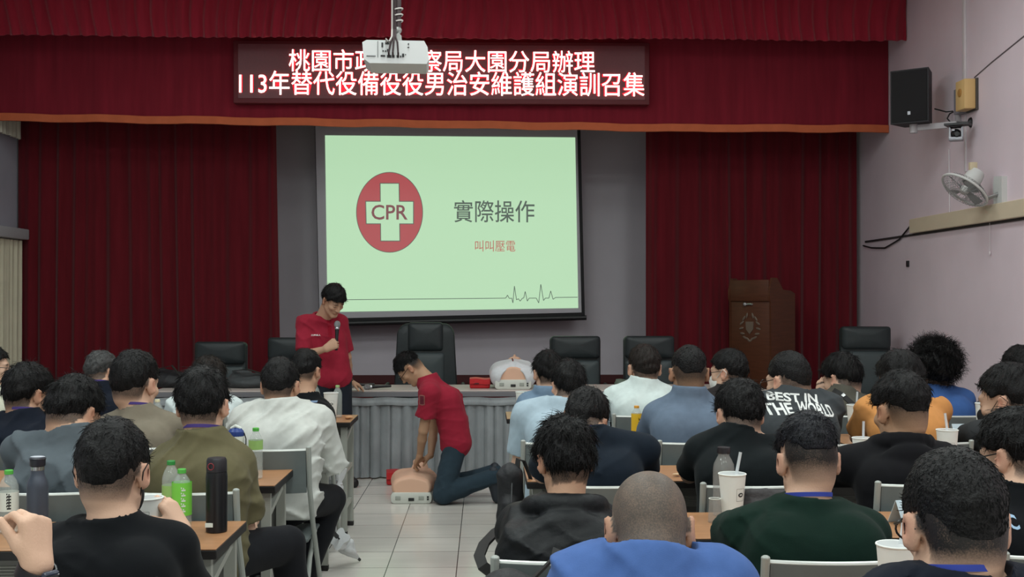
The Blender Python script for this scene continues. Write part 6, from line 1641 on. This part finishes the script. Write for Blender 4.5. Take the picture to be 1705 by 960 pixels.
x, y = tpt(282, 9.95); soft_bag('black bag on the window-side end of the long table', (x, y, TZ), (0.30, 0.24, 0.17), BG, 3, [(-0.1, -0.05, 0.16), (0.05, -0.1, 0.20), (0.14, -0.08, 0.08)])
x, y = tpt(412, 9.92); soft_bag('dark grey bag with strap on the long table behind the white shirt', (x, y, TZ), (0.36, 0.26, 0.15), BG2, 6, [(-0.12, -0.04, 0.15), (0.02, -0.10, 0.17), (0.16, -0.06, 0.12), (0.19, 0.0, 0.03)])
x, y = tpt(1037, 9.85); soft_bag('small green-grey pouch on the long table beside the white collared shirt', (x, y, TZ), (0.10, 0.09, 0.07), mat('bag_green_grey', (88, 100, 88), 0.6), 8)
# backpack hanging by the desk end, strap swinging into the aisle
bp = thing('backpack', 'black backpack hanging at the aisle end of a desk, strap looping out', 'backpack', (0.112, 4.93, 0.0), R(-6))
V = Vol((-0.16, -0.16, 0.40), (0.16, 0.16, 0.92), 0.007)
for x in (-1, 1): V.cone((x * 0.014, 0, 0.53), (x * 0.010, 0.01, 0.76), 0.050, 0.040, 0.05)
V.cone((0, -0.045, 0.53), (0, -0.04, 0.64), 0.042, 0.038, 0.02); V.d += creases(V.grid(), 12, 0.006).astype(np.float32)
P, F = V.nets(); np_mesh('pack_body', P, F, BG, bp)
bm = BM(); tube(bm, [(0.03, 0.0, 0.79), (0.035, 0.01, 0.835), (0.06, 0.02, 0.825), (0.085, 0.03, 0.76), (0.10, 0.035, 0.70)], 0.01, sq=(0.025, 0.006)); obj('carry_loop', bm, mat('strap_black', (28, 27, 27)), bp)
bm = BM(); tube(bm, [(0.012, -0.082, 0.55), (0.012, -0.078, 0.62), (0.012, -0.045, 0.74)], 0.003, 6); obj('zip_line', bm, mat('zip_grey', (90, 92, 94), 0.4), bp)
OB = Vector(bp.location); Li = lambda px, py, z: tuple(Matrix.Rotation(R(6), 3, 'Z') @ (W(px, py, z) - OB))
bm = BM(); tube(bm, [Li(852, 868, 4.85), Li(826, 884, 4.7), Li(806, 905, 4.6), Li(798, 925, 4.5), Li(804, 942, 4.45), Li(818, 953, 4.45), Li(836, 960, 4.5), Li(852, 950, 4.6), Li(858, 900, 4.8)], 0.01, sq=(0.045, 0.012)); obj('shoulder_strap', bm, mat('strap_black', (28, 27, 27)), bp)
# shoulder bag hung on the chair of the hooded jacket
p = W(872, 930, 3.02)
sb_ = soft_bag('black shoulder bag hanging on the chair of the black hooded jacket', (p.x, 2.90, 0.62), (0.22, 0.12, 0.22), BG, 15, [(0.02, 0.0, 0.20), (0.07, 0.0, 0.25), (0.085, 0.02, 0.27), (0.09, 0.05, 0.23), (0.06, 0.06, 0.16)], name='shoulder_bag')
# furled white umbrellas
UMB = mat('umbrella_white', (216, 218, 220), 0.5, bump=0.2, bscale=50)
def umbrella(label, tip, top, r=0.036):
    tip = Vector(tip); top = Vector(top); t = thing('umbrella', label, 'umbrella', tip)
    ax = top - tip; Lg = ax.length; d = ax.normalized(); u, v = frame_of(d)
    bm = BM(); rings = []
    for i in range(15):
        f = i / 14; rr = r * (0.22 + 1.0 * min(1, f * 1.6)) * (1 if f < 0.72 else (0.72 if f < 0.80 else 0.9 + (f - 0.8) * 2.2))
        rings.append([bm.verts.new(d * Lg * (0.08 + 0.80 * f) + (u * math.cos(a) + v * math.sin(a)) * rr * (1 + 0.22 * math.sin(4 * a + 7 * f))) for a in np.linspace(0, 2 * math.pi, 24, endpoint=False)])
    for a, b in zip(rings, rings[1:]):
        for k in range(24): bm.faces.new((a[k], a[(k + 1) % 24], b[(k + 1) % 24], b[k]))
    bm.faces.new(list(reversed(rings[0]))); bm.faces.new(rings[-1]); obj('furled_canopy', bm, UMB, t, smooth=70)
    bm = BM(); tube(bm, [(0, 0, 0), d * Lg], 0.005, 8); tube(bm, [(0, 0, 0), d * Lg * 0.10], 0.009, 8); obj('shaft', bm, mat('umbrella_shaft', (40, 40, 42), 0.4), t)
    bm = BM(); tube(bm, [d * Lg * 0.97, d * Lg * 1.16], 0.013, 10); obj('handle', bm, mat('umbrella_shaft', (40, 40, 42)), t)
    bm = BM(); tube(bm, [d * Lg * 0.70 + (u * math.cos(a) + v * math.sin(a)) * r * 1.0 for a in np.linspace(0, 6.283, 17)], 0.004, sq=(0.012, 0.003), cap=False); obj('closing_band', bm, UMB, t)
pt_ = W(599, 934, 6.54); p2 = W(560, 876, 6.32)
umbrella('furled white umbrella lying on the tiles beside the foot of the white-shirted person', (pt_.x, pt_.y, 0.012), (p2.x, p2.y, 0.20))
umbrella('furled white umbrella standing by the legs of the front aisle desk', (-0.945, 7.13, 0.01), (-0.945, 7.135, 0.52), 0.036)
